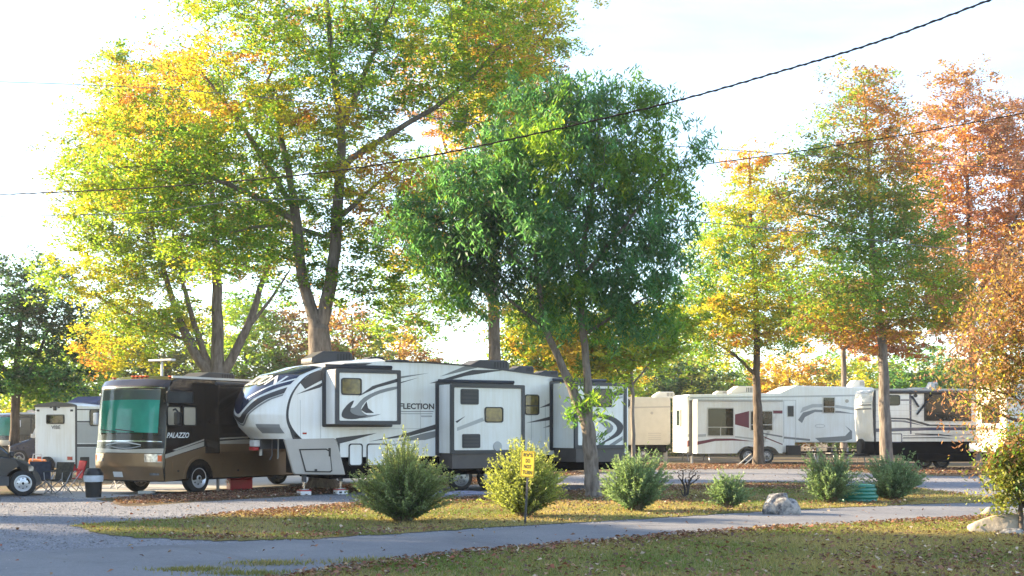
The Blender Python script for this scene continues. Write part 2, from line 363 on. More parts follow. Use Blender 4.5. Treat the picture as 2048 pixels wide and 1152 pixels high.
lawn_o, lawn_p = sheet('front_lawn', [(560, 1156), (640, 1144), (800, 1121), (1000, 1100), (1300, 1075), (1600, 1054), (1950, 1037), (2200, 1027), (2800, 1007),
    (4200, 1080), (4200, 1900), (1500, 2300), (600, 1900), (480, 1300), (500, 1180)], 0.014, 'lawn', 0.07)
patches = []
for i, pl in enumerate([[(690, 1126), (760, 1118), (800, 1122), (740, 1130)], [(365, 1141), (395, 1139), (412, 1141), (390, 1143)], [(500, 1128), (560, 1124), (590, 1128), (540, 1133)], [(440, 1149), (520, 1146), (560, 1149), (480, 1152)]]):
    patches.append(np.array([tuple(G(*p))[:2] for p in pl]))
strip_p = np.array([tuple(G(*p))[:2] for p in [(240, 1011), (400, 1003), (560, 994), (760, 982), (900, 973), (1150, 950), (1150, 944), (800, 968), (640, 974), (420, 987), (240, 998)]])
back_p = np.array([tuple(G(*p))[:2] for p in [(1250, 942), (1600, 938), (1830, 950), (2100, 953), (2100, 938), (1830, 936), (1600, 928), (1250, 930)]])

def crack(pts):
    pp = [np.array(tuple(G(*p))[:2]) for p in catmull(pts, 6)]; pp = [p + rng.normal(0, .01, 2) for p in pp]
    L = [(p[0], p[1], 0.010) for p in pp]; R_ = [(p[0] + .008, p[1] + .014, 0.010) for p in pp]; n = len(L)
    o = MB().add(L + R_, [(i, i + 1, n + i + 1, n + i) for i in range(n - 1)]).build('road_crack', 'charcoal', road_o)
for pts in ([(330, 1092), (400, 1101), (450, 1110), (520, 1124), (560, 1127)], [(900, 1066), (930, 1078), (985, 1090), (1000, 1100)], [(1210, 1047), (1330, 1052), (1480, 1048), (1600, 1042)], [(60, 1112), (180, 1125), (260, 1122), (380, 1130)]): crack(pts)

def sample(poly, n, ymax=60, ymin=13.5):
    lo, hi = poly.min(0), poly.max(0); lo = np.maximum(lo, [-26, ymin]); hi = np.minimum(hi, [34, ymax]); out = []
    got = 0
    while got < n:
        q = rng.uniform(lo, hi, (n * 2, 2)); q = q[np.abs(q[:, 0]) < 0.46 * q[:, 1] + 1.5]; q = q[inside(poly, q)]; out.append(q); got += len(q)
        if len(q) == 0: break
    return np.concatenate(out)[:n]
def soft_noise(p, s, seed):
    r = np.random.default_rng(seed); v = np.zeros(len(p))
    for k in range(7):
        a = r.uniform(0, 6.28); f = s * r.uniform(0.5, 2.2); v += np.sin((p[:, 0] * math.cos(a) + p[:, 1] * math.sin(a)) * f + r.uniform(0, 6.28))
    return v / 3.5
def blades(name, pts, z, hmin, hmax, cols, label):
    n = len(pts); a = rng.uniform(0, 6.28, n); w = rng.uniform(.004, .009, n); h = rng.uniform(hmin, hmax, n); lean = rng.normal(0, .022, (n, 2))
    c, s_ = np.cos(a) * w, np.sin(a) * w; V = np.zeros((n, 3, 3))
    V[:, 0] = np.c_[pts[:, 0] - c, pts[:, 1] - s_, np.full(n, z)]; V[:, 1] = np.c_[pts[:, 0] + c, pts[:, 1] + s_, np.full(n, z)]
    V[:, 2] = np.c_[pts[:, 0] + lean[:, 0], pts[:, 1] + lean[:, 1], z + h]
    o = np_mesh(name, V.reshape(-1, 3), np.arange(3 * n).reshape(n, 3), 'grass_blade', cols=np.repeat(cols, 3, 0), tris=True)
    return tag(o, label, 'grass', kind='stuff')
def grass_cols(pts, seed):
    t = np.clip(0.52 + 0.6 * soft_noise(pts, 1.1, seed) + rng.normal(0, .25, len(pts)), 0, 1)[:, None]
    return ((1 - t) * np.array([.12, .17, .036]) + t * np.array([.40, .31, .13])) * rng.uniform(.7, 1.2, (len(pts), 1))
q = sample(isl_p, 80000); blades('island_grass', q, .012, .025, .065, grass_cols(q, 1), 'short dry grass on the leaf strewn island between road and gravel')
q = sample(lawn_p, 110000, ymax=32, ymin=12.5); blades('lawn_grass', q, .012, .02, .06, grass_cols(q, 2), 'short grass of the lawn in front of the road')
q = np.concatenate([sample(p_, 650, ymin=10) for p_ in patches]); q = q + rng.normal(0, .16, q.shape) * np.array([1.6, .7]); blades('patch_grass', q, .008, .02, .06, grass_cols(q, 3) * .8, 'short green grass tufts growing through the road edge')

def litter(name, pts, z, label, size=.034):
    n = len(pts); a = rng.uniform(0, 6.28, n); L = rng.uniform(.6, 1.35, n) * size; W = L * rng.uniform(.45, .8, n)
    d = np.c_[np.cos(a), np.sin(a), rng.normal(0, .35, n)]; d /= np.linalg.norm(d, axis=1)[:, None]
    e = np.c_[-np.sin(a), np.cos(a), rng.normal(0, .45, n)]; e /= np.linalg.norm(e, axis=1)[:, None]
    c = np.c_[pts, z + rng.uniform(.02, .055, n)]; V = np.zeros((n, 4, 3))
    V[:, 0] = c - d * L[:, None]; V[:, 1] = c + e * W[:, None] + [0, 0, .01]; V[:, 2] = c + d * L[:, None]; V[:, 3] = c - e * W[:, None] + [0, 0, .012]
    V[..., 2] = np.maximum(V[..., 2], z + .004)
    pal = np.array([[.17, .085, .055], [.25, .125, .075], [.13, .075, .06], [.33, .21, .12], [.46, .36, .27], [.24, .08, .05]])
    cols = pal[rng.choice(6, n, p=[.26, .22, .22, .14, .08, .08])] * rng.uniform(.7, 1.25, (n, 1))
    o = np_mesh(name, V.reshape(-1, 3), np.arange(4 * n).reshape(n, 4), 'litter_leaf', cols=np.repeat(cols, 4, 0))
    return tag(o, label, 'leaf litter', kind='stuff')
def edge_dist(pts, line):
    d = np.full(len(pts), 1e9)
    for i in range(len(line) - 1):
        a, b = line[i], line[i + 1]; ab = b - a; t = np.clip(((pts - a) @ ab) / (ab @ ab), 0, 1); d = np.minimum(d, np.linalg.norm(pts - a - t[:, None] * ab, axis=1))
    return d
road_low = np.array([tuple(G(*p))[:2] for p in [(560, 1156), (640, 1144), (800, 1121), (1000, 1100), (1300, 1075), (1600, 1054), (1950, 1037), (2200, 1027)]])
isl_low = np.array([tuple(G(*p))[:2] for p in [(330, 1079), (520, 1082), (700, 1074), (850, 1066)]])
isl_up = np.array([tuple(G(*p))[:2] for p in [(480, 1030), (720, 1012), (1000, 997), (1200, 984), (1500, 974), (1700, 975)]])
q = sample(lawn_p, 60000, ymax=32, ymin=12.5); dn = np.exp(-(edge_dist(q, road_low) / .6) ** 2) * .75 * (.6 + .4 * soft_noise(q, 1.3, 8)) + .07 + .12 * np.clip(soft_noise(q, .8, 5), 0, 1)
litter('lawn_leaf_litter', q[rng.random(len(q)) < dn * 1.0], .014, 'fallen brown leaves scattered over the front lawn')
q = sample(isl_p, 60000); dn = np.exp(-(edge_dist(q, isl_low) / .5) ** 2) * .7 + np.exp(-(edge_dist(q, isl_up) / 1.1) ** 2) * .75 + .07 + .28 * np.clip(soft_noise(q, .7, 6), 0, 1)
litter('island_leaf_litter', q[rng.random(len(q)) < dn * 1.0], .014, 'fallen brown leaves scattered over the grass island')
q = sample(strip_p, 20000, ymax=60); q = q + rng.normal(0, 1, q.shape) * np.array([.45, .30]) * rng.random((len(q), 1)); q = q[~inside(gravel_p, q) | (rng.random(len(q)) < .35)]; litter('verge_leaf_litter', q, .006, 'fallen orange leaves along the strip beside the motorhome', .036)
q = sample(back_p, 11000, ymax=70); q = q + rng.normal(0, .5, q.shape); litter('far_leaf_litter', q, .004, 'fallen orange leaves below the far trailers', .05)
q = sample(gravel_p, 900, ymax=50); litter('gravel_leaf_litter', q, .008, 'few fallen leaves blown over the gravel drive', .035)
def pebbles(name, n, poly, label):
    q = sample(poly, n, ymax=36, ymin=14); q = q[~inside(isl_p, q) & (~inside(road_p, q) | (rng.random(len(q)) < .012)) & (rng.random(len(q)) < np.clip(1.3 - (q[:, 1] - 16) / 18, .15, 1))]; m = len(q); r = rng.uniform(.006, .019, m) * (1 + .5 * rng.random(m))
    base = np.array([[1, 0, 0], [0, 1, 0], [-1, 0, 0], [0, -1, 0], [0, 0, .8]]); V = base[None] * r[:, None, None] * rng.uniform(.6, 1.3, (m, 5, 1)); V[..., :2] += q[:, None]; V[..., 2] += .004
    fc = np.array([[0, 1, 4], [1, 2, 4], [2, 3, 4], [3, 0, 4]]); Fc = (fc[None] + 5 * np.arange(m)[:, None, None]).reshape(-1, 3)
    cols = np.repeat(rng.uniform(.11, .32, (m, 1)) * np.array([[.97, .99, 1.06]]), 5, 0)
    tag(np_mesh(name, V.reshape(-1, 3), Fc, 'litter_leaf', cols=cols, tris=True), label, 'gravel', kind='stuff')
pebbles('loose_gravel', 60000, gravel_p, 'loose pale gravel stones spread over the drive')

# ------------------------------------------------------------------ trees
PAL = dict(green=(.09, .18, .030), lime=(.175, .265, .030), yellow=(.36, .335, .034), gold=(.38, .26, .036), orange=(.36, .16, .045), red=(.27, .075, .05), rust=(.24, .125, .058),
           deep=(.066, .165, .070), dark=(.032, .072, .034), olive=(.145, .165, .042), pink=(.34, .18, .13), brown=(.18, .105, .062))
def tree(name, label, D, stems, blobs, n_cl, per, leaf, pal, seed, bark_m='bark_grey', sig=0.42, flat=0.55, aspect=0.5, droop=0.0, hbias=0.0, shell=0.5, group=None, twig=0.007, depth=0.9, cat='tree', root_flare=1.35):
    r = np.random.default_rng(seed); S = D / F
    base = P(stems[0][0][0][0], HOR + F * CAMH / D, D)
    base.z = 0
    root = thing(name, label, cat, base, 0, group); b0 = np.array(base)
    pos, par, rad0 = [], [], []
    def w(p): return np.array(P(p[0], p[1], D + (p[2] if len(p) > 2 else 0.0)))
    for pts, r0, r1 in stems:                                    # traced stems
        q = [w(p) for p in pts]; q = catmull(q, 5)
        if not pos:
            q[0][2] = -0.05; prev = -1
        else:
            A = np.array(pos); prev = int(np.argmin(np.linalg.norm(A - q[0], axis=1))); q = q[1:]
        for i, p in enumerate(q):
            t = i / max(1, len(q) - 1); pos.append(np.array(p) + (r.normal(0, .012, 3) if i else 0)); par.append(prev); prev = len(pos) - 1
            rr0 = r0 + (r1 - r0) * t
            if not rad0 and i == 0: rr0 *= root_flare
            rad0.append(rr0 * (.8 if len(rad0) > 16 else .92))
    plen = [0.0] * len(pos)
    for i, p in enumerate(par):
        if p >= 0: plen[i] = plen[p] + np.linalg.norm(pos[i] - pos[p])
    wt = np.array([b[2] * b[3] for b in blobs], float) ** 0.9; wt /= wt.sum(); cl = []
    tries = 0; mind = sig * 0.95
    while len(cl) < n_cl and tries < n_cl * 30:                   # where the leaf clumps sit
        tries += 1; b = blobs[r.choice(len(blobs), p=wt)]; d = r.normal(0, 1, 3); d /= np.linalg.norm(d); k = r.random() ** (1 / 3); k = k if r.random() > shell else 0.72 + .3 * r.random()
        c = w((b[0], b[1], b[4] if len(b) > 4 else 0)); e = np.array([b[2] * S, (b[5] if len(b) > 5 else b[2] * S * depth), b[3] * S])
        p = c + d * k * e
        if p[2] < 0.6: continue
        if cl and tries < n_cl * 12 and np.min(np.sum((np.array(cl) - p) ** 2, axis=1)) < mind * mind: continue
        cl.append(p)
    cl = np.array(cl); A = np.array(pos); o = np.argsort([np.min(np.linalg.norm(A - p, axis=1)) for p in cl]); cl = cl[o]
    NP = np.zeros((len(pos) + n_cl * 14, 3)); NP[:len(pos)] = A; NL = np.zeros(len(NP)); NL[:len(pos)] = plen; cnt = len(pos)
    low = A[0, 2] + 0.22 * (A[:, 2].max()); ends = []
    for p in cl:
        dv = p - NP[:cnt]; dist = np.linalg.norm(dv, axis=1); cost = dist + 0.22 * NL[:cnt] + np.where(dv[:, 2] < -0.25 * dist, 0.8 * dist, 0) + np.where(NP[:cnt, 2] < min(low, p[2] * 0.6), 3.0, 0)
        j = int(np.argmin(cost)); s0 = NP[j]; L = dist[j]
        if L < 0.05: ends.append(j); continue
        pd = s0 - NP[par[j]] if par[j] >= 0 else np.array([0, 0, 1.0]); pd = pd / (np.linalg.norm(pd) + 1e-6)
        m1 = s0 + pd * L * .25 + (p - s0) * .3 + np.array([0, 0, .12 * L]) + r.normal(0, .06 * L, 3); k = int(np.clip(math.ceil(L / .5), 1, 12)); prev = j
        for i in range(1, k + 1):
            t = i / k; x = (1 - t) ** 2 * s0 + 2 * t * (1 - t) * m1 + t * t * p
            if i < k: x = x + r.normal(0, .035, 3)
            if cnt >= len(NP): break
            NP[cnt] = x; par.append(prev); rad0.append(0); NL[cnt] = NL[prev] + np.linalg.norm(x - NP[prev]); prev = cnt; cnt += 1
        ends.append(prev)
    NP = NP[:cnt]; par_ = np.array(par); rad = np.zeros(cnt); acc = np.zeros(cnt); big = np.full(cnt, -1); bigr = np.zeros(cnt)
    for i in range(cnt - 1, -1, -1):
        x = max(acc[i] ** (1 / 2.6) if acc[i] > 0 else 0, twig); x = max(x, rad0[i]) if rad0[i] > 0 else min(x, 0.10); rad[i] = x
        if par_[i] >= 0:
            acc[par_[i]] += x ** 2.6
            if x > bigr[par_[i]]: bigr[par_[i]] = x; big[par_[i]] = i
    e = np.where(par_ >= 0)[0]; pa = par_[e]; dr = NP[e] - NP[pa]; dr /= (np.linalg.norm(dr, axis=1)[:, None] + 1e-9)
    full = np.tile([0, 0, 1.0], (cnt, 1)); full[e] = dr; main = big[pa] == e; rb = np.where(main, rad[pa], rad[e]); db = np.where(main[:, None], full[pa], dr)
    def frame(d):
        ref = np.array([.31, .94, .12]); e1 = np.cross(d, ref); e1 /= (np.linalg.norm(e1, axis=1)[:, None] + 1e-9); return e1, np.cross(d, e1)
    def tubes(sel, n):
        a = np.arange(n) * 2 * math.pi / n; ca, sa = np.cos(a), np.sin(a); rings = []
        for c, d, rr_ in ((NP[pa[sel]], db[sel], rb[sel]), (NP[e[sel]], dr[sel], rad[e[sel]])):
            e1, e2 = frame(d); rings.append(c[:, None] + (e1[:, None] * ca[None, :, None] + e2[:, None] * sa[None, :, None]) * rr_[:, None, None])
        V = np.stack(rings, 1).reshape(-1, 3); i0 = np.arange(len(sel))[:, None] * 2 * n; k = np.arange(n)[None]
        return V, np.stack([i0 + k, i0 + (k + 1) % n, i0 + n + (k + 1) % n, i0 + n + k], -1).reshape(-1, 4)
    thick = rb > .04; V1, Q1 = tubes(np.where(thick)[0], 9); V2, Q2 = tubes(np.where(~thick)[0], 4)
    np_mesh('trunk', np.r_[V1, V2] - b0, np.r_[Q1, Q2 + len(V1)], bark_m, root, smooth=True)
    # leaves
    tips = NP[np.array(ends)]; m = len(tips); nm = np.zeros(m)
    for k in range(6):
        kv = r.normal(0, 1, 3) * (1.1 / (sig * 2.2)) * r.uniform(.25, .9); nm += np.sin(tips @ kv + r.uniform(0, 6.28))
    zz = (tips[:, 2] - tips[:, 2].mean()) / (tips[:, 2].std() + 1e-6)
    nm = nm / 2 + r.normal(0, .38, m) + hbias * zz; rank = np.argsort(np.argsort(nm)) / m
    names = [x[0] for x in pal]; cw = np.cumsum([x[1] for x in pal]); cw = cw / cw[-1]; idx = np.searchsorted(cw, rank); idx = np.clip(idx, 0, len(names) - 1)
    pc = np.array([PAL[k] for k in names]); cn = np.maximum(6, (per * r.uniform(.45, 1.5, m)).astype(int)); T = int(cn.sum()); ci = np.repeat(np.arange(m), cn)
    sg = sig * r.uniform(.7, 1.25, m); K = 6; so = r.normal(0, 1, (m, K, 3)) * np.array([1, 1, flat]) * sg[:, None, None] * .95; so[:, 0] *= .2
    sk = r.integers(0, K, T); off = so[ci, sk] + r.normal(0, 1, (T, 3)) * np.array([1, 1, .55 + .4 * droop]) * (sg[ci] * .30)[:, None]
    c = tips[ci] + off; c[:, 2] -= droop * np.abs(r.normal(0, .25, T))
    a = r.uniform(0, 6.28, T); dz = r.normal(-.25 - droop, .45, T); d = np.c_[np.cos(a), np.sin(a), dz]; d /= np.linalg.norm(d, axis=1)[:, None]
    e1 = np.cross(d, r.normal(0, 1, (T, 3)) * np.array([.7, .7, .5]) + np.array([0, 0, .8])); e1 /= (np.linalg.norm(e1, axis=1)[:, None] + 1e-9)
    L = leaf * r.uniform(.65, 1.3, T) * .5; W = L * aspect; V = np.zeros((T, 4, 3)); nn = np.cross(d, e1)
    V[:, 0] = c - d * L[:, None]; V[:, 1] = c + e1 * W[:, None] + nn * (W * .25)[:, None]; V[:, 2] = c + d * L[:, None]; V[:, 3] = c - e1 * W[:, None] + nn * (W * .25)[:, None]
    mixp = np.where(r.random(T) < .10, r.integers(0, len(names), T), idx[ci]); cols = pc[mixp] * r.uniform(.7, 1.3, (T, 1)) * r.uniform(.88, 1.12, (T, 3)) * r.uniform(.82, 1.18, m)[ci][:, None]
    np_mesh('crown', V.reshape(-1, 3) - b0, np.arange(4 * T).reshape(T, 4), 'leaf', root, cols=np.repeat(np.clip(cols, 0, .9), 4, 0))
    return root

maple = tree('maple_tree', 'tall spreading green and orange tree with forked trunk behind the large white trailer', 36.6,
    [([(645, 985), (643, 860), (640, 720), (637, 655)], .46, .34), ([(637, 655), (606, 565), (592, 440), (572, 320), (535, 160)], .24, .07), ([(640, 660), (662, 560), (676, 400), (682, 260), (664, 120), (650, -60)], .27, .06),
     ([(681, 330), (790, 262), (915, 182), (1010, 80)], .13, .04), ([(594, 445), (480, 378), (340, 335), (230, 335)], .12, .04), ([(588, 420), (490, 260), (400, 140)], .12, .04), ([(676, 440), (740, 380), (800, 330)], .10, .04), ([(682, 260), (740, 120), (790, 0)], .11, .04),
     ([(672, 480), (560, 450), (430, 470)], .09, .03)],
    [(660, -60, 300, 130), (480, 110, 180, 130), (330, 250, 170, 110), (280, 380, 150, 70), (520, 320, 210, 120), (700, 170, 150, 130), (900, 90, 190, 120), (770, 400, 130, 110), (1020, 50, 110, 100), (560, 460, 140, 70), (730, 540, 90, 70), (430, 500, 120, 50), (960, 200, 110, 80), (640, 260, 150, 130), (600, 560, 60, 40), (800, 480, 80, 60), (200, 330, 60, 60), (760, 610, 50, 40)],
    800, 230, .11, [('green', 3.4), ('lime', 5), ('yellow', 1.6), ('gold', .6), ('orange', .55), ('rust', .35)], 11, sig=.46, hbias=.1)
tree('soft_maple_tree', 'many stemmed yellow green tree rising behind the brown motorhome roof', 49.0,
    [([(432, 950), (432, 850), (434, 765)], .55, .45), ([(434, 765), (378, 685), (332, 560), (300, 440)], .25, .07), ([(434, 765), (402, 690), (372, 590), (345, 470)], .2, .06), ([(436, 760), (434, 610), (430, 440), (415, 300)], .33, .08), ([(440, 760), (492, 660), (527, 560), (560, 440)], .25, .07), ([(492, 660), (540, 600), (580, 540)], .1, .04), ([(378, 685), (300, 650), (210, 600), (150, 580)], .08, .03)],
    [(240, 430, 110, 90), (300, 300, 120, 120), (195, 320, 60, 90), (400, 380, 140, 90), (125, 565, 42, 34), (230, 560, 90, 40), (300, 640, 110, 40), (520, 480, 90, 70), (245, 160, 60, 70), (300, 520, 120, 60), (360, 220, 110, 90), (180, 470, 50, 40), (240, 700, 90, 40)],
    480, 210, .14, [('olive', 1.4), ('lime', 5), ('yellow', 3), ('gold', .6), ('orange', .25)], 12, sig=.55, bark_m='bark_grey')
tree('oak_tree', 'tall green and orange tree whose straight trunk rises behind the trailer roof vents', 53.0,
    [([(990, 950), (990, 800), (987, 640), (985, 500)], .34, .24), ([(985, 500), (970, 350), (960, 180), (950, 40)], .22, .06), ([(985, 520), (1040, 380), (1060, 220), (1065, 100)], .14, .05), ([(987, 600), (900, 520), (830, 470)], .1, .04), ([(978, 430), (900, 320), (870, 200)], .1, .04), ([(988, 640), (890, 600), (830, 610)], .08, .03)],
    [(930, 150, 150, 100), (1000, 30, 120, 80), (1060, 170, 90, 90), (980, 280, 140, 90), (1110, 120, 40, 50), (900, 420, 110, 90), (860, 560, 90, 60), (820, 640, 70, 50), (960, 620, 80, 30), (1080, 280, 70, 60)],
    400, 200, .14, [('green', 2), ('lime', 2.6), ('olive', 1.4), ('gold', 1.4), ('orange', 1.2), ('rust', .5)], 13, sig=.5, hbias=.35)
shade_oak = tree('green_oak_tree', 'dense deep green tree with two grey stems in front of the large white trailer', 31.8,
    [([(1187, 996), (1182, 920), (1176, 848)], .22, .19), ([(1176, 850), (1142, 775), (1108, 695), (1086, 640), (1075, 545), (1055, 400)], .155, .05), ([(1176, 850), (1176, 765), (1166, 670), (1160, 560), (1182, 400), (1200, 230)], .145, .05), ([(1092, 655), (1050, 625), (1010, 590), (940, 500)], .075, .03), ([(1160, 560), (1250, 450), (1310, 370)], .08, .03), ([(1075, 560), (960, 450), (890, 400)], .07, .03), ([(1166, 670), (1250, 620), (1300, 590)], .06, .025)],
    [(1110, 330, 180, 110), (1230, 290, 110, 110), (960, 390, 115, 85), (1290, 420, 80, 120), (1050, 480, 180, 90), (1250, 540, 100, 75), (1150, 215, 90, 55), (900, 470, 70, 60), (820, 440, 45, 45), (1345, 580, 35, 45), (1290, 195, 45, 30), (1110, 615, 70, 26), (1160, 560, 110, 50), (1000, 560, 70, 35), (1240, 640, 70, 25), (1340, 300, 30, 60), (1160, 812, 16, 14, 0, .25), (1192, 800, 12, 12, 0, .2), (1185, 780, 10, 10, 0, .2), (1340, 480, 35, 80), (1388, 265, 12, 40), (1384, 390, 14, 40), (1372, 500, 18, 30), (868, 325, 28, 24), (1050, 190, 40, 25), (1235, 165, 26, 18), (1100, 170, 30, 20), (1300, 620, 40, 20), (900, 580, 40, 30)],
    430, 215, .165, [('dark', .7), ('deep', 7), ('green', 2.4), ('lime', .5)], 14, sig=.36, aspect=.25, droop=.65, flat=.8, shell=.4)
tree('dark_tree', 'dark green tree against the white sky at the left edge', 60.0,
    [([(28, 950), (30, 830), (35, 700), (45, 590)], .3, .08), ([(30, 800), (80, 700), (120, 600)], .14, .04), ([(30, 780), (-20, 680), (-40, 600)], .14, .04)],
    [(60, 640, 90, 80), (15, 560, 50, 50), (110, 545, 30, 35), (50, 750, 90, 50), (150, 680, 45, 60), (-40, 680, 60, 120), (110, 770, 60, 35)],
    230, 120, .2, [('dark', 6), ('deep', 3), ('green', 1)], 15, sig=.5, bark_m='bark_dark')
tree('yellow_pin_oak', 'slim yellow tree with low forked limb before the maroon striped trailer', 62.0,
    [([(1518, 931), (1516, 830), (1513, 750), (1512, 600), (1502, 430), (1498, 310)], .30, .05), ([(1513, 752), (1478, 718), (1440, 690), (1410, 668)], .12, .04), ([(1513, 640), (1450, 590), (1400, 560)], .07, .03), ([(1513, 680), (1580, 630), (1610, 600)], .07, .03)],
    [(1500, 345, 40, 45), (1495, 420, 85, 50), (1490, 500, 118, 50), (1488, 580, 130, 55), (1485, 650, 125, 45), (1440, 690, 75, 25), (1575, 660, 55, 40), (1405, 620, 50, 45)],
    340, 180, .155, [('green', 1.8), ('lime', 4), ('yellow', 3.2), ('gold', 1.0), ('orange', .4)], 16, sig=.62, flat=.65, bark_m='bark_dark', hbias=.5)
pin = tree('pin_oak_tree', 'tall pointed green and rust tree before the blue striped trailer', 51.5,
    [([(1774, 946), (1770, 820), (1764, 690), (1748, 540), (1738, 350), (1728, 160)], .31, .04), ([(1750, 560), (1850, 560), (1920, 600)], .07, .03), ([(1752, 580), (1660, 590), (1600, 640)], .07, .03), ([(1745, 480), (1650, 440), (1580, 420)], .07, .03), ([(1741, 400), (1830, 380), (1880, 390)], .06, .03), ([(1758, 640), (1840, 640), (1910, 650)], .06, .03)],
    [(1728, 170, 55, 30), (1725, 240, 100, 40), (1715, 320, 135, 40), (1690, 400, 140, 45), (1740, 480, 150, 45), (1760, 560, 175, 45), (1770, 625, 175, 40), (1680, 655, 95, 40), (1870, 600, 75, 45), (1595, 390, 45, 45), (1800, 400, 70, 40)],
    520, 160, .14, [('green', 3.0), ('olive', 3.2), ('lime', 1.6), ('gold', 1.2), ('rust', 1.4), ('orange', .5)], 17, sig=.58, flat=.6, bark_m='bark_grey', hbias=.25)
tree('orange_tree', 'tall orange red tree filling the right edge behind the other trees', 72.0,
    [([(1948, 921), (1946, 750), (1942, 600), (1936, 400), (1926, 200)], .32, .05), ([(1942, 620), (2000, 500), (2060, 380)], .16, .05), ([(1942, 620), (1890, 500), (1860, 400)], .12, .04)],
    [(1920, 185, 55, 45), (1925, 270, 105, 70), (1985, 390, 130, 90), (1865, 400, 75, 90), (2060, 300, 90, 100), (1950, 530, 130, 80), (2050, 520, 100, 100), (1960, 640, 110, 60), (2120, 430, 90, 130), (1990, 250, 60, 60)],
    560, 170, .19, [('rust', 2.4), ('pink', 4.6), ('orange', 1.8), ('gold', .9), ('olive', .5)], 18, sig=.65, bark_m='bark_dark')
tree('red_maple_tree', 'small red leaved tree behind the maroon striped trailer roof', 76.0,
    [([(1688, 918), (1688, 800), (1687, 700)], .26, .16), ([(1687, 700), (1650, 650), (1620, 620)], .1, .04), ([(1687, 700), (1730, 670), (1780, 660)], .1, .04)],
    [(1650, 630, 70, 40), (1740, 680, 70, 26), (1700, 600, 60, 40), (1800, 690, 50, 24)], 130, 120, .22, [('red', 2), ('pink', 2), ('orange', 2), ('rust', 1), ('olive', 1)], 19, sig=.55)
tree('young_yellow_tree', 'thin young yellow green tree beside the rear of the large white trailer', 52.0,
    [([(1268, 944), (1266, 850), (1264, 770), (1262, 690)], .11, .05), ([(1264, 780), (1225, 730), (1190, 700)], .05, .03), ([(1264, 770), (1310, 715), (1340, 680)], .05, .03)],
    [(1140, 690, 60, 45), (1220, 700, 70, 45), (1290, 690, 80, 40), (1340, 650, 55, 40), (1180, 740, 50, 25), (1240, 640, 70, 30)], 170, 130, .19, [('lime', 3), ('yellow', 3), ('green', 1.4), ('gold', 1)], 20, sig=.5, bark_m='bark_pale')
tree('young_gold_tree', 'yellow green tree standing behind the rear half of the large white trailer', 61.0,
    [([(1090, 931), (1090, 800), (1088, 700), (1086, 640)], .14, .05), ([(1089, 760), (1050, 700), (1020, 680)], .06, .03), ([(1089, 760), (1130, 700), (1150, 680)], .06, .03)],
    [(1085, 660, 90, 45), (1040, 720, 50, 30), (1130, 715, 75, 35), (1100, 610, 60, 40)], 170, 110, .2, [('lime', 3), ('olive', 2), ('yellow', 2), ('green', 1.4), ('gold', .6)], 23, sig=.5, bark_m='bark_pale')
tree('bronze_oak_tree', 'near tree with drooping bronze and yellow leaves at the right edge', 21.6,
    [([(2085, 1058), (2090, 900), (2100, 740), (2115, 560)], .17, .06), ([(2092, 870), (2040, 842), (1990, 826), (1945, 800)], .05, .015), ([(2098, 780), (2030, 720), (1960, 690)], .05, .015), ([(2105, 690), (2040, 610), (1990, 560)], .05, .015), ([(2092, 840), (2020, 790), (1930, 770)], .035, .012), ([(2110, 600), (2060, 540), (2020, 500)], .04, .015)],
    [(2010, 630, 75, 70), (1965, 710, 65, 45), (2060, 545, 75, 60), (1905, 765, 32, 30), (2000, 770, 60, 40), (2040, 690, 60, 70), (1960, 790, 40, 25), (2110, 600, 60, 100), (1990, 850, 40, 25)],
    360, 44, .085, [('rust', 1.6), ('brown', 4), ('gold', .6), ('olive', 1.6), ('pink', 1.0)], 21, sig=.25, aspect=.34, droop=.5, flat=.9, bark_m='bark_dark', twig=.005)
tree('bronze_shrub', 'low olive green leafy shrub over the tan rocks at the right edge', 20.6,
    [([(2045, 1065), (2040, 1010), (2025, 950), (2010, 890)], .05, .015), ([(2042, 1020), (2075, 950), (2090, 880)], .03, .012)],
    [(2025, 950, 40, 50), (2000, 920, 24, 40), (2060, 900, 40, 60), (2045, 1010, 35, 35), (2005, 1000, 16, 26)], 130, 60, .082, [('olive', 5), ('brown', 2), ('green', 2), ('gold', .8)], 22, sig=.16, aspect=.4, droop=.4, flat=.9, bark_m='bark_dark', twig=.005, cat='shrub')

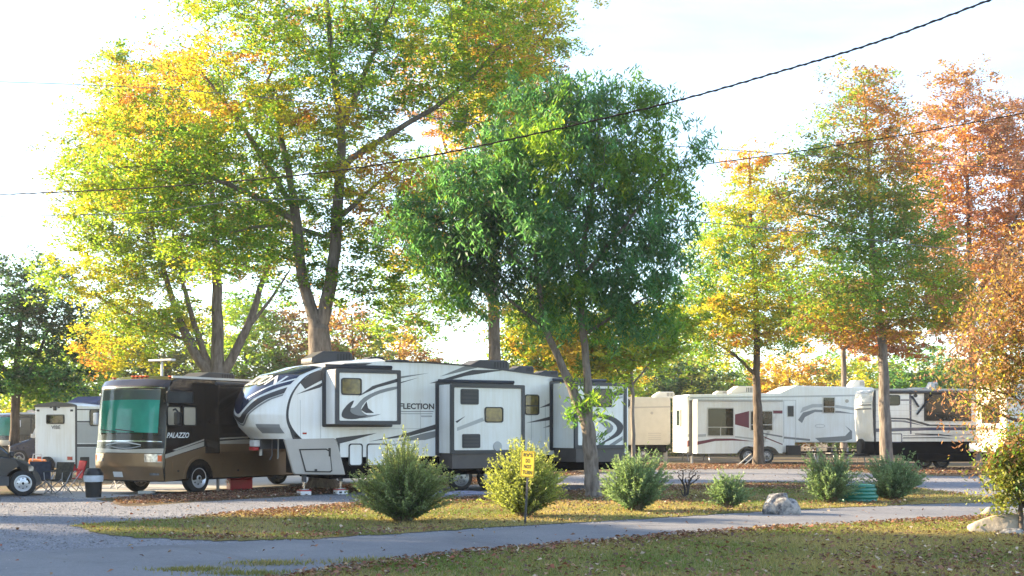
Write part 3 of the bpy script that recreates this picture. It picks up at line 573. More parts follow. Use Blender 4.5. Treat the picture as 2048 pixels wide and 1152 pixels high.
# trees of the far tree line, each its own
far = [(-60, 690, 90, 'olive yellow tree beyond the motorhomes at the far left edge', 'olive', 'yellow'), (150, 650, 80, 'low yellow green tree beyond the small white trailer', 'lime', 'olive'), (235, 590, 86, 'olive tree right of the dark tree, beyond the motorhome', 'olive', 'lime'),
       (330, 610, 84, 'grey green bushy tree beyond the motorhome antenna', 'olive', 'dark'), (490, 570, 80, 'green yellow tree between the stems of the many stemmed tree', 'lime', 'green'), (575, 610, 82, 'brown olive tree left of the forked trunk', 'brown', 'olive'),
       (705, 560, 84, 'rusty green tree right of the forked trunk', 'rust', 'lime'), (800, 640, 92, 'low orange tree just above the trailer roof vents', 'gold', 'rust'), (1100, 660, 96, 'pale green tree beyond the trailer rear roof', 'olive', 'lime'),
       (1190, 690, 88, 'low yellow tree behind the two grey stems', 'yellow', 'lime'), (1330, 680, 92, 'yellow olive tree above the beige trailer', 'lime', 'gold'), (1385, 715, 86, 'grey olive bushy tree above the maroon trailer rear', 'olive', 'dark'),
       (1440, 705, 96, 'bright green bushy tree left of the slim yellow tree', 'lime', 'green'), (1580, 705, 90, 'orange gold bushy tree right of the slim yellow tree', 'gold', 'orange'), (1660, 700, 98, 'lime green tree behind the small red tree trunk', 'lime', 'green'),
       (1740, 705, 94, 'yellow lime tree behind the pointed tree trunk', 'yellow', 'lime'), (1840, 685, 88, 'dark green tree beyond the blue striped trailer', 'green', 'deep'), (1930, 700, 96, 'olive tree beyond the rightmost trailers', 'olive', 'gold'), (2090, 700, 92, 'olive gold tree beyond the right edge trailer', 'olive', 'gold'),
       (405, 590, 90, 'yellow olive tree seen between the left stems of the many stemmed tree', 'olive', 'yellow'), (640, 620, 90, 'olive green tree right behind the forked trunk', 'olive', 'green'), (860, 705, 95, 'low green tree left of the straight trunk, just above the trailer roof', 'green', 'lime'), (85, 690, 84, 'yellow green tree seen through the dark tree', 'lime', 'yellow'), (1250, 700, 96, 'olive gold tree behind the thin young tree', 'olive', 'gold'), (1510, 745, 99, 'low olive tree directly behind the slim yellow tree', 'olive', 'lime')]
fr = np.random.default_rng(5)
for i, (px, top, D, lab, c1, c2) in enumerate(far):
    gy = HOR + F * CAMH / D; h = gy - top; wd = 66 + 24 * fr.random()
    tree('background_tree', lab, D, [([(px, gy), (px + 3, gy - h * .4), (px - 2, top + h * .2)], .2, .05)],
         [(px, top + h * .3, wd, h * .27), (px - 30, top + h * .52, wd * .8, h * .24), (px + 34, top + h * .5, wd * .8, h * .24), (px + 4, top + h * .72, wd * .9, h * .2), (px - 10, top + h * .86, wd, h * .1)],
         120, 110, .27, [(c1, 5), (c2, 3), ('olive', 1)], 40 + i, sig=.72, bark_m='bark_dark', group='trees of the far tree line')
# unseen trees added left of the frame to shade road, gravel and vehicles
for (x, y, rz, s, src, lab) in ((-20.5, 36.8, 1.4, .56, shade_oak, 'smallest unseen deep green tree, added beyond the left edge to shade the motorhome front'), (-20.5, 27.8, 3.0, .78, shade_oak, 'smaller unseen deep green tree, added beyond the left edge to shade the gravel, right beside the dark car'), (-22, 23, 4.4, 1.35, shade_oak, 'tall unseen deep green tree added for shade beyond the left edge, behind the smaller one'), (-19.5, 13.5, 1.1, 1.3, shade_oak, 'tall unseen deep green tree added for shade beyond the left edge, nearest the road'), (-32, 18, 2.3, 1.4, shade_oak, 'tall unseen deep green tree added for shade at the back, beyond the left edge'),
        (-33, 27, .6, 1.4, shade_oak, 'tall unseen deep green tree added for shade, farthest from the road'), (-28, 8, 3.9, .9, pin, 'pointed unseen tree added for shade beyond the left edge'),
        (-45, 10, .3, 1.2, shade_oak, 'unseen deep green tree at the near end of the added row far beyond the left edge'), (-47, 20, 1.9, 1.15, shade_oak, 'second unseen deep green tree of the added row far beyond the left edge'), (-45, 30, 3.3, 1.2, shade_oak, 'third unseen deep green tree of the added row far beyond the left edge'), (-47, 41, 5.0, 1.1, shade_oak, 'fourth unseen deep green tree of the added row far beyond the left edge'), (-38, 60, 2.7, 1.25, shade_oak, 'unseen deep green tree added for shade beyond the left edge, behind the small white trailer'), (-33, 50, 4.1, 1.0, shade_oak, 'unseen deep green tree added for shade beyond the left edge, level with the small white trailer')):
    t = copy_tree(src); t.location = (x, y, 0); t.rotation_euler = (0, 0, rz); t.scale = (s, s, s); t['label'] = lab; t['group'] = 'unseen trees added for shade left of the frame'

# ------------------------------------------------------------------ shrubs on the island
def bush(label, px, py, w_px, top_px, n_st, cols, seed, leafy=1.0, lean=0.0):
    r = np.random.default_rng(seed); b = G(px, py, .012); D = b.y; S = D / F; H = (py - top_px) * S; Wd = w_px * S / 2
    root = thing('feathery_bush', label, 'bush', b, 0, 'feathery bushes on the island')
    mb = MB(); LV = []; LC = []
    n_st = int(n_st * 1.45)
    for i in range(n_st):
        a = r.uniform(0, 6.28); k = r.random() ** .55; out = Wd * k * r.uniform(.95, 1.3); gap = .86 + .16 * math.sin(2 * a + seed) + .1 * math.sin(5 * a + seed * 2); h = H * math.sqrt(max(.02, 1 - (k * .93) ** 2.6)) * r.uniform(.74, 1.02) * gap; out *= gap + .1
        if k > .8: h = H * r.uniform(.2, .6)
        d = np.array([math.cos(a), math.sin(a), 0]); st = d * r.uniform(0, .12); mid = d * out * .42 + np.array([lean * .4, 0, h * .62]); end = d * out + np.array([lean, 0, h])
        n = 9; t = np.linspace(0, 1, n)[:, None]; c = (1 - t) ** 2 * st + 2 * t * (1 - t) * mid + t * t * end + r.normal(0, .008, (n, 3)); c[0, 2] = -.02
        mb.tube([tuple(x) for x in c], [.009 * (1 - .8 * x) for x in np.linspace(0, 1, n)], 3, cap=False)
        m = int(58 * leafy * (0.6 + .6 * r.random())); tt = r.uniform(.16, 1.0, m) ** .8; cp = np.stack([np.interp(tt, t[:, 0], c[:, j]) for j in range(3)], 1)
        tan = end - mid; tan /= np.linalg.norm(tan); dirs = tan * r.uniform(.5, 1.3, (m, 1)) + r.normal(0, .55, (m, 3)); dirs /= np.linalg.norm(dirs, axis=1)[:, None]
        L = r.uniform(.05, .105, m) * (1.15 - .4 * tt); e = np.cross(dirs, r.normal(0, 1, (m, 3))); e /= (np.linalg.norm(e, axis=1)[:, None] + 1e-9); W = L * .15
        V = np.zeros((m, 4, 3)); V[:, 0] = cp; V[:, 1] = cp + dirs * (L * .5)[:, None] + e * W[:, None]; V[:, 2] = cp + dirs * L[:, None]; V[:, 3] = cp + dirs * (L * .5)[:, None] - e * W[:, None]
        LV.append(V.reshape(-1, 3)); col = np.array(cols[0]) * (1 - tt[:, None]) + np.array(cols[1]) * tt[:, None]; LC.append(np.repeat(col * r.uniform(.7, 1.3, (m, 1)), 4, 0))
    mb.build('stem', 'bush_stem', root)
    V = np.concatenate(LV); np_mesh('foliage', V, np.arange(len(V)).reshape(-1, 4), 'bush_leaf', root, cols=np.clip(np.concatenate(LC), 0, .9))
    return root
GB = [(.06, .10, .045), (.175, .215, .10)]; GY = [(.08, .13, .04), (.25, .28, .08)]; GG = [(.045, .10, .05), (.15, .22, .125)]
bush('largest feathery bush, dark green with pale tips, at the left end of the row', 806, 1043, 228, 872, 330, GB, 61, 1.15)
bush('sunlit yellow green feathery bush behind the yellow sign', 1048, 1033, 175, 872, 290, GY, 62, 1.1)
bush('round green feathery bush beside the two stemmed tree', 1272, 1022, 140, 890, 250, GG, 63, 1.1)
bush('smallest feathery bush, on a bare stem left of the boulder', 1458, 1016, 84, 936, 80, GG, 64, .8)
bush('upright feathery bush just left of the green hose coil', 1660, 1006, 104, 896, 190, GG, 65, 1.0, -.05)
bush('rightmost green feathery bush, right of the green hose coil', 1785, 1000, 118, 902, 230, GG, 66, 1.0)
# ------------------------------------------------------------------ vehicles
class Veh:
    """A vehicle frame: local x runs along the near side away from the near corner, local y inwards, z up."""
    def __init__(s, name, label, cat, px, D, phi, W, u_shift=0.0, group=None):
        s.phi = math.radians(phi); s.xl = (math.cos(s.phi), math.sin(s.phi)); s.yl = (-math.sin(s.phi), math.cos(s.phi)); s.W = W
        s.o = (D * (px - 1024.0) / F + s.xl[0] * u_shift, D + s.xl[1] * u_shift)
        s.root = thing(name, label, cat, (s.o[0], s.o[1], 0), s.phi, group)
    def side(s, px, py, v=0.0):
        dx, dz = (px - 1024.0) / F, (HOR - py) / F
        t = (v + s.o[0] * s.yl[0] + s.o[1] * s.yl[1]) / (dx * s.yl[0] + s.yl[1])
        return ((t * dx - s.o[0]) * s.xl[0] + (t - s.o[1]) * s.xl[1], CAMH + t * dz)
    def front(s, px, py, u=0.0):
        dx, dz = (px - 1024.0) / F, (HOR - py) / F
        t = (u + s.o[0] * s.xl[0] + s.o[1] * s.xl[1]) / (dx * s.xl[0] + s.xl[1])
        return ((t * dx - s.o[0]) * s.yl[0] + (t - s.o[1]) * s.yl[1], CAMH + t * dz)
    def v_at(s, u, px):
        k = (px - 1024.0) / F; ax, ay = s.o[0] + u * s.xl[0], s.o[1] + u * s.xl[1]
        return -(ax - k * ay) / (s.yl[0] - k * s.yl[1])
    def poly(s, pts, v=0.0, smooth=0):
        if smooth: pts = [tuple(p) for p in catmull(pts, smooth, closed=True)]
        return [s.side(p[0], p[1], v) for p in pts]
    def rect(s, x0, y0, x1, y1, v=0.0):
        xm, ym = (x0 + x1) / 2, (y0 + y1) / 2
        return s.side(x0, ym, v)[0], s.side(x1, ym, v)[0], s.side(xm, y1, v)[1], s.side(xm, y0, v)[1]
    def frect(s, x0, y0, x1, y1, u=0.0):
        xm, ym = (x0 + x1) / 2, (y0 + y1) / 2
        return s.front(x1, ym, u)[0], s.front(x0, ym, u)[0], s.front(xm, y1, u)[1], s.front(xm, y0, u)[1]
    def decal(s, pts, mat, v=0.0, parent=None, name='stripe', smooth=0, proud=.005):
        return MB().prism(s.poly(pts, v, smooth), v - proud, v + .003).build(name, mat, parent or s.root)
    def slab(s, r4, mat, v=0.0, parent=None, name='panel', proud=.02, rad=.03, bevel=0.0, deep=.01):
        return MB().prism(rr(*r4, rad), v - proud, v + deep).build(name, mat, parent or s.root, bevel=bevel)
    def window(s, r4, v=0.0, parent=None, rad=.06, glassm='dark_glass', frame='black_plastic', fw=.03, bars=(), names=None, barm=None):
        po = rr(*r4, rad); pi = inset(po, fw); sub = parent is not None
        fo = MB().ring(po, pi, v - .028, v + .004)
        u0, u1, z0, z1 = r4
        for b in bars:
            if b[0] == 'h': zz = z0 + (z1 - z0) * b[1]; fo.box(min(u0, u1) + fw * .5, max(u0, u1) - fw * .5, v - .024, v + .002, zz - .018, zz + .018)
            else: uu = u0 + (u1 - u0) * b[1]; fo.box(uu - .018, uu + .018, v - .024, v + .002, z0 + fw * .5, z0 + (z1 - z0) * (b[2] if len(b) > 2 else 1) - fw * .5)
        f = fo.build('window_frame' if sub else 'window', frame, parent or s.root)
        MB().prism(inset(po, fw * .6), v - .012, v + .003).build('window_pane' if sub else 'pane', glassm, parent if sub else f)
        return f
    def text(s, txt, px0, py1, px1, mat, v=0.0, parent=None, shear=0.0, bold=.01, name='lettering', hpx=None):
        vv, ff, mx = text2d(txt, 1.0, shear, bold); (u0, z0), (u1, _) = s.side(px0, py1, v), s.side(px1, py1, v); k = (u1 - u0) / mx[0]
        kz = k if hpx is None else abs(s.side(px0, py1 - hpx, v)[1] - z0) / mx[1]
        return MB().add([(u0 + p[0] * k, v - .007, z0 + p[1] * kz) for p in vv], ff).build(name, mat, parent or s.root)
    def ftext(s, txt, px0, py1, px1, mat, u=0.0, name='lettering', bold=.01, hpx=None):
        vv, ff, mx = text2d(txt, 1.0, 0, bold); (v0, z0), (v1, _) = s.front(px0, py1, u), s.front(px1, py1, u); k = (v1 - v0) / mx[0]
        kz = abs(k) if hpx is None else abs(s.front(px0, py1 - hpx, u)[1] - z0) / mx[1]
        return MB().add([(u - .012, v0 + p[0] * k, z0 + p[1] * kz) for p in vv], ff).build(name, mat, s.root)
    def fslab(s, r4, mat, u=0.0, name='panel', proud=.02, rad=.04, parent=None):
        return MB().prismx(rr(*r4, rad), u - proud, u + .008).build(name, mat, parent or s.root)
    def wheel(s, u, v, r, w=.22, rim='steel', parent=None):
        c = (u, v + w, r)
        t = MB().lathe([(r * .5, -w * .3), (r * .6, -w * .3), (r * .62, -w), (r * .86, -w), (r * .97, -w * .86), (r, -w * .6), (r, -w * .3), (r * .9, 0), (r * .55, 0)], 'y', 28, c).build('wheel', 'rubber', parent or s.root, smooth=True)
        MB().lathe([(.02, -w * 1.08), (r * .17, -w * 1.06), (r * .22, -w * .92), (r * .46, -w * .84), (r * .56, -w * .97), (r * .60, -w * 1.02), (r * .64, -w * 1.01), (r * .64, -w * .5)], 'y', 28, c).build('rim', rim, t, smooth=True)
        hb = MB()
        for k in range(8):
            a = 2 * math.pi * k / 8; hb.lathe([(r * .03, -w * .93), (r * .05, -w * .9), (r * .05, -w * .6)], 'y', 8, (c[0] + r * .38 * math.cos(a), c[1], c[2] + r * .38 * math.sin(a)))
        hb.lathe([(r * .06, -w * 1.14), (r * .10, -w * 1.1), (r * .11, -w * .6)], 'y', 14, c)
        hb.build('hub_bolts', 'charcoal' if rim == 'steel' else 'black_plastic', t, smooth=True)
        return t
    def ac(s, px0, px1, v0, v1, z0, h, mat, name='air_conditioner', py=720):
        u0, u1 = s.side(px0, py, (v0 + v1) / 2)[0], s.side(px1, py, (v0 + v1) / 2)[0]; L = u1 - u0
        prof = [(u0, z0 - .04), (u0, z0 + h * .35), (u0 + L * .28, z0 + h), (u1 - L * .06, z0 + h), (u1, z0 + h * .75), (u1, z0 - .04)]
        a = MB().prism(prof, v0, v1).build(name, mat, s.root, bevel=min(.05, h * .2), seg=3)
        g_ = MB()
        for k in range(5): g_.box(u0 + L * (.62 + .07 * k), u0 + L * (.645 + .07 * k), v0 - .006, v0 + .004, z0 + h * .2, z0 + h * .8)
        g_.build('grille', 'black_plastic', a); return a
class Loft:
    """Rounded front end: a side profile swept across the width with a forward bulge."""
    def __init__(s, prof, W, bulge, crown=0.0, power=2.6, y0=0.0):
        s.p = np.array(prof, float); s.W = W; s.b = np.array(bulge, float); s.cr = crown; s.pw = power; s.n = len(prof); s.y0 = y0
        s.zs = s.p[:, 1]
    def at(s, t, w, off=0.0):
        def f(t, w):
            t = min(max(t, 0), s.n - 1); i = np.arange(s.n); k = 1 - abs(2 * w - 1) ** s.pw
            return np.array([np.interp(t, i, s.p[:, 0]) - np.interp(t, i, s.b) * k, s.y0 + w * s.W, np.interp(t, i, s.p[:, 1]) + s.cr * k * (1 - t / (s.n - 1))])
        p = f(t, w)
        if off:
            a = f(t + .05, w) - f(t - .05, w); b = f(t, min(w + .02, 1)) - f(t, max(w - .02, 0)); n = np.cross(a, b); n /= (np.linalg.norm(n) + 1e-9)
            if n[0] > 0: n = -n
            p = p + n * off
        return p
    def tz(s, z):                                   # parameter at height z (profile runs downwards)
        return float(np.interp(-z, -s.zs, np.arange(s.n)))
    def patch(s, t0, t1, w0, w1, off, nt=8, nw=18):
        f0 = t0 if callable(t0) else (lambda w: t0); f1 = t1 if callable(t1) else (lambda w: t1)
        V = []
        for j in range(nw + 1):
            w = w0 + (w1 - w0) * j / nw
            for i in range(nt + 1): V.append(s.at(f0(w) + (f1(w) - f0(w)) * i / nt, w, off))
        Fc = [(j * (nt + 1) + i, j * (nt + 1) + i + 1, (j + 1) * (nt + 1) + i + 1, (j + 1) * (nt + 1) + i) for j in range(nw) for i in range(nt)]
        q_ = Fc[len(Fc) // 2]; nrm = np.cross(np.array(V[q_[1]]) - V[q_[0]], np.array(V[q_[2]]) - V[q_[0]])
        if nrm[0] > 0: Fc = [f_[::-1] for f_ in Fc]
        return MB().add(V, Fc)
    def text(s, txt, w0, w1, t_base, t_h, off, shear=.15, bold=.012):
        vv, ff, mx = text2d(txt, 1.0, shear, bold)
        return MB().add([s.at(t_base - p[1] / mx[1] * t_h, w0 + (w1 - w0) * p[0] / mx[0], off) for p in vv], ff)

# ---- the large white fifth wheel trailer
V = Veh('fifth_wheel_trailer', 'large white fifth wheel trailer with dark framed slide outs and black swooshes', 'trailer', 571, 32.6, 30.0, 2.44)
R = V.root
seam_px = [(770, 722), (700, 726), (645, 737), (612, 752), (590, 775), (577, 800), (572, 830), (577, 855), (592, 878)]
seam = [V.side(*p) for p in seam_px]
roof_px = [(850, 724), (930, 730), (1000, 738), (1080, 749), (1160, 760), (1256, 773)]
roof = [V.side(*p) for p in roof_px]
uF0, uF1 = V.side(592, 878)[0], V.side(680, 900)[0]; uR = V.side(1256, 850)[0]; ZF = 1.0; ZO = seam[-1][1]
side_poly = catmull(seam, 4)[::-1] + [np.array(p) for p in roof] + [np.array((uR, ZF)), np.array((uF1, ZF)), np.array((uF1, ZO))]
MB().prism([tuple(p) for p in side_poly], 0, V.W).build('body', 'white_paint', R)
MB().prism([(p[0], p[1] + .012) for p in [seam[0]] + roof] + [(p[0], p[1] - .03) for p in ([seam[0]] + roof)[::-1]], -.03, V.W + .03).build('roof_edge', 'dark_trim', R)
cap = Loft(seam, V.W, [0, .14, .43, .70, .85, .90, .89, .80, .68], crown=.10, power=3.8)
capo = cap.patch(0, 8, 0, 1, 0, 80, 52).build('front_cap', 'white_paint', R, smooth=True)
MB().add([cap.at(8, w / 20, 0) for w in range(21)] + [(uF1, w / 20 * V.W, ZO) for w in range(21)], [(i, i + 1, 22 + i, 21 + i) for i in range(20)]).build('overhang_floor', 'dark_trim', R)
tV = lambda w: 6.4 - 2.45 * abs(2 * w - 1) ** 1.7
cap.patch(lambda w: 1.75 + .15 * abs(2 * w - 1), lambda w: tV(w) - .42, .03, .97, .012, 40, 48).build('tinted_panel', 'cap_tint', capo, smooth=True)
cap.patch(lambda w: tV(w) - .18, lambda w: tV(w) + .30, .03, .97, .012, 10, 48).build('chevron', 'charcoal', capo, smooth=True)
cap.patch(lambda w: tV(w) - .95, lambda w: tV(w) - .80, .03, .30, .017, 6, 24).build('chevron', 'white_paint', capo, smooth=True)
cap.patch(lambda w: tV(w) + .36, lambda w: tV(w) + .50, .03, .97, .012, 5, 48).build('chevron', 'grey_stripe', capo, smooth=True)
cap.patch(6.75, 7.5, .035, .2, .012, 12, 12).build('cap_vent', 'grey_stripe', capo, smooth=True)
cap.patch(6.75, 7.5, .8, .965, .012, 12, 12).build('cap_vent', 'grey_stripe', capo, smooth=True)
cap.text('REFLECTION', .92, .08, 3.95, .8, .022).build('lettering', 'white_paint', capo)
# lines on the side wall
sm = [tuple(p) for p in catmull(seam_px[2:], 4)]
V.decal(sm + [(p[0] + (5 + 5 * max(0, (p[1] - 840) / 40)), p[1] - 1) for p in sm[::-1]], 'dark_trim')
V.decal([(600, 765), (625, 745), (690, 727), (745, 726), (690, 742), (640, 762), (610, 778)], 'charcoal')
V.decal([(592, 789), (640, 768), (668, 750), (640, 775)], 'charcoal')
V.decal([(577, 852), (590, 864), (606, 880), (586, 880)], 'dark_trim')
V.decal([(858, 767), (945, 740), (1010, 740), (930, 752), (885, 764)], 'charcoal'); V.decal([(880, 753), (930, 732), (960, 734), (915, 745)], 'grey_stripe')
V.decal([(790, 754), (858, 746), (800, 757), (780, 762)], 'grey_stripe'); V.decal([(770, 772), (838, 755), (790, 770)], 'charcoal')
V.text('REFLECTION', 782, 818, 868, 'charcoal', bold=.03, hpx=12)
V.decal([(802, 822), (867, 822), (867, 823.5), (802, 823.5)], 'grey_stripe'); V.decal([(802, 827), (865, 827), (865, 828), (802, 828)], 'grey_stripe'); V.decal([(842, 831), (864, 831), (864, 834), (842, 834)], 'light_grey')
V.decal([(672, 876), (754, 866), (700, 882), (676, 888)], 'charcoal')
V.decal([(738, 883), (800, 870), (880, 846), (880, 856), (820, 872)], 'charcoal'); V.decal([(790, 882), (850, 866), (880, 860), (880, 872), (850, 880)], 'grey_stripe')
V.decal([(1052, 846), (1104, 832), (1104, 840)], 'charcoal'); V.decal([(1078, 816), (1104, 804), (1104, 811)], 'charcoal'); V.decal([(1085, 856), (1104, 848), (1104, 853)], 'grey_stripe')
V.slab(V.rect(605, 865, 613, 868.5), 'red_lens', name='marker_light', rad=.01)
for a, b in ((697, 725), (733, 775)):
    r4 = V.rect(a, 887, b, 932); d = V.slab(r4, 'white_paint', name='baggage_door', proud=.014, rad=.07); po = rr(*r4, .07); MB().ring(po, inset(po, .03), -.024, .0).build('door_seal', 'black_plastic', d)
for px in (600, 640, 840, 1062, 1090): V.decal([(px, 800), (px + .8, 800), (px + 1.5, 880), (px + .7, 880)], 'light_grey', name='panel_seam', proud=.003)
for a_, b_ in (((700, 858), (872, 856)),): V.decal([a_, b_, (b_[0], b_[1] + .9), (a_[0], a_[1] + .9)], 'light_grey', name='panel_seam', proud=.003)
# front storage box, belly, skirt
cp = [V.side(*p) for p in ((568, 878), (668, 876), (674, 882), (691, 950), (590, 949), (586, 944))]
MB().box(V.side(625, 910)[0], uF1, .5, V.W - .4, .55, ZO).build('inner_box', 'black_plastic', R)
cpo = MB().prism(cp, -.02, .10).build('front_compartment', 'grey_beige', R, bevel=.03)
MB().prism([(uF1 - .25, .42), (uR, .55), (uR, ZF + .01), (uF1 - .25, ZF + .01)], .06, V.W - .06).build('belly', 'belly_black', R)
dq = [V.side(*p, -.02) for p in ((598, 898), (652, 897), (660, 902), (664, 942), (660, 945), (610, 944))]
dd = MB().prism(dq, -.035, -.01).build('compartment_door', 'grey_beige', cpo, bevel=.012); MB().ring(dq, inset(dq, .035), -.045, -.02).build('door_seal', 'black_plastic', cpo)
V.slab(V.rect(657, 896, 661, 913, -.02), 'black_plastic', -.02, cpo, 'latch', rad=.01); V.slab(V.rect(629, 938, 634, 943, -.035), 'black_plastic', -.035, cpo, 'latch', rad=.01)
def slide(wx, x0, y0, x1, y1, bw=.12, skirt=0.0):
    u0 = V.side(wx, (y0 + y1) / 2)[0]; v = V.v_at(u0, x0); r4 = V.rect(x0, y0, x1, y1, v); r4 = (u0, r4[1], r4[2], r4[3])
    s_ = MB().box(r4[0], r4[1], v, .05, r4[2], r4[3]).build('slide_out', 'white_paint', R)
    po = rr(r4[0] - .015, r4[1] + .015, r4[2] - .015, r4[3] + .015, .03, 2); MB().ring(po, inset(po, bw), v - .03, v + .05).build('frame', 'dark_trim', s_)
    po = rr(r4[0] - .1, r4[1] + .1, r4[2] - .08, r4[3] + .08, .04, 2); MB().ring(po, inset(po, .10), -.035, .01).build('flange', 'dark_trim', s_)
    MB().tube([(r4[0] - .05, -.1, r4[3] + .12), (r4[1] + .05, -.1, r4[3] + .12)], .045, 8).build('topper_roller', 'dark_trim', s_)
    if skirt: MB().box(r4[0] + .05, r4[1] - .03, v + .02, .04, r4[2] - skirt, r4[2] - .002).build('skirt', 'brown_skirt', s_)
    return s_, v, r4
s1, v1, _ = slide(651, 672, 740, 800, 848, .10)
V.window(V.rect(682, 756, 723, 790, v1), v1, s1, .07, 'painted_tree_reflection')
V.decal([(716, 793), (745, 772), (795, 757), (795, 764), (755, 775)], 'charcoal', v1, s1); V.decal([(708, 815), (728, 795), (760, 780), (793, 773), (793, 778), (760, 787), (735, 800), (722, 818), (735, 830), (762, 828), (730, 836), (696, 835), (683, 830), (690, 815)], 'grey_stripe', v1, s1, smooth=3)
V.decal([(683, 829), (693, 811), (708, 801), (700, 822), (716, 831), (736, 831), (712, 838), (690, 837)], 'charcoal', v1, s1, smooth=3, proud=.009); V.decal([(722, 820), (733, 803), (736, 816), (748, 826), (732, 826)], 'charcoal', v1, s1, proud=.008)
s2, v2, q2 = slide(877, 902, 770, 1048, 906, .10, .42)
def vent(px0, py0, px1, py1, v, par):
    r4 = V.rect(px0, py0, px1, py1, v); o = V.slab(r4, 'dark_trim', v, par, 'vent', .02, .04); m_ = MB()
    for k in range(4): z = r4[2] + (r4[3] - r4[2]) * (.14 + .24 * k); m_.box(r4[0] + .05, r4[1] - .05, v - .034, v - .018, z, z + (r4[3] - r4[2]) * .13)
    m_.build('vent_slats', 'charcoal', par)
vent(921, 778, 957, 809, v2, s2); vent(924, 868, 960, 896, v2, s2)
V.window(V.rect(969, 814, 1006, 845, v2), v2, s2, .07, 'painted_tree_reflection')
V.decal([(911, 843), (931, 832), (914, 846)], 'charcoal', v2, s2); V.decal([(914, 855), (965, 835), (968, 842), (914, 862)], 'light_grey', v2, s2)
MB().lathe([(.001, 0), (.13, 0), (.15, .04)], 'y', 20, (V.side(995, 893, v2)[0], v2 - .03, V.side(995, 893, v2)[1])).build('outlet_cover', 'light_grey', s2, smooth=True)
V.window(V.rect(1049, 789, 1078, 830), 0, None, .08, 'painted_tree_reflection', bars=(('h', .45),))
s3, v3, q3 = slide(1105, 1150, 766, 1252, 896, .10, .40)
V.window(V.rect(1186, 777, 1223, 814, v3), v3, s3, .05, 'dark_glass')
V.decal([(1224, 785), (1245, 777), (1245, 790), (1224, 793)], 'charcoal', v3, s3); V.decal([(1224, 796), (1245, 792), (1245, 796), (1224, 801)], 'light_grey', v3, s3)
V.decal([(1180, 833), (1200, 828), (1225, 833), (1243, 846), (1246, 858), (1236, 872), (1205, 886), (1228, 868), (1234, 855), (1222, 842), (1200, 836)], 'charcoal', v3, s3, smooth=3)
V.decal([(1195, 842), (1212, 842), (1226, 852), (1222, 864), (1200, 874), (1214, 858)], 'grey_stripe', v3, s3, smooth=2); V.decal([(1190, 893), (1215, 878), (1205, 893)], 'charcoal', v3, s3); V.decal([(1212, 894), (1245, 872), (1245, 880), (1225, 893)], 'grey_stripe', v3, s3)
for px in (925, 985): V.wheel(V.side(px, 950)[0], .08, .39)
def leg(px, txt):
    u, z = V.side(px, 960, .2); l_ = MB().box(u - .05, u + .05, .15, .25, .35, 1.0).build('landing_leg', 'dark_trim', R)
    MB().tube([(u, .2, .16), (u, .2, .55)], .03, 10).build('leg_ram', 'chrome', l_); MB().box(u - .1, u + .1, .1, .3, .144, .165).build('foot', 'steel', l_); MB().box(u - .09, u + .09, .19, .21, .36, .39).build('crank', 'steel', l_)
leg(608, ''); leg(681, '')
pn = MB().box(-.35, .55, .95, 1.5, 1.22, ZO).build('pin_box', 'dark_trim', R); MB().lathe([(.06, -.16), (.06, .02)], 'z', 12, (-.25, 1.22, 1.2)).build('king_pin', 'steel', pn); MB().box(-.5, -.32, 1.02, 1.44, 1.28, 1.46).build('pin_cover', 'white_plastic', pn, bevel=.03); MB().box(-.52, -.36, 1.05, 1.42, 1.18, 1.27).build('pin_lock', 'red_plastic', pn, bevel=.02)
MB().tube([(-.05, .9, ZO), (-.05, .9, 1.05), (-.12, .88, .93)], .015, 6).build('cable', 'wire_grey', R); MB().tube([(.12, .9, ZO), (.12, .9, 1.0), (.1, .9, .96)], .02, 6).build('cable', 'light_grey', R)
rz = lambda px: V.side(px, 720)[1]
V.ac(612, 694, .85, 1.7, 3.58, .30, 'charcoal'); V.ac(925, 1005, .8, 1.65, 3.50, .28, 'charcoal', py=730); V.ac(724, 762, .9, 1.4, 3.60, .17, 'charcoal', 'roof_vent'); V.ac(766, 812, 1.2, 1.7, 3.6, .13, 'charcoal', 'roof_vent'); V.ac(1020, 1060, .9, 1.4, 3.44, .2, 'charcoal', 'roof_vent', 735); V.ac(1070, 1108, .9, 1.4, 3.38, .14, 'charcoal', 'roof_vent', 745)
FW = V

# ---- the brown and black motorhome
V = Veh('motorhome', 'brown and black motorhome with teal sunshade behind its big windscreen', 'motorhome', 330, 32.7, 60.0, 2.5)
R = V.root; U1 = 9.6
prof = [(1.1, 3.14), (.5, 3.13), (.24, 3.04), (.12, 2.88), (.05, 2.3), (.0, 1.62), (-.03, 1.34), (-.06, 1.12), (-.08, .75), (-.03, .37)]
MB().prism([(p[0], p[1]) for p in prof] + [(U1, .37), (U1, 3.14)], 0, V.W).build('body', 'black_gloss', R, bevel=.06, seg=3)
lf = Loft(prof, V.W, [0, .10, .16, .19, .21, .22, .22, .22, .20, .14], crown=.05, power=3.0)
fo = lf.patch(0, 9, 0, 1, 0, 72, 44).build('front_end', 'black_gloss', R, smooth=True)
tz = lf.tz
lf.patch(tz(1.10), tz(.40), 0.0, 1.0, .010, 24, 44).build('front_bumper', 'brown_paint', fo, smooth=True)
lf.patch(lambda w: tz(1.19 + .05 * abs(2 * w - 1)), tz(1.115), 0.0, 1.0, .012, 6, 44).build('stripe', 'tan_stripe', fo, smooth=True)
lf.patch(tz(1.43), tz(1.405), .02, .98, .014, 2, 44).build('stripe', 'chrome', fo, smooth=True)
lf.patch(lambda w: tz(1.33 + .07 * math.sin((w - .25) * 6.3)), lambda w: tz(1.305 + .055 * math.sin((w - .25) * 6.3)), .25, .78, .018, 4, 40).build('swoosh', 'light_grey', fo, smooth=True)
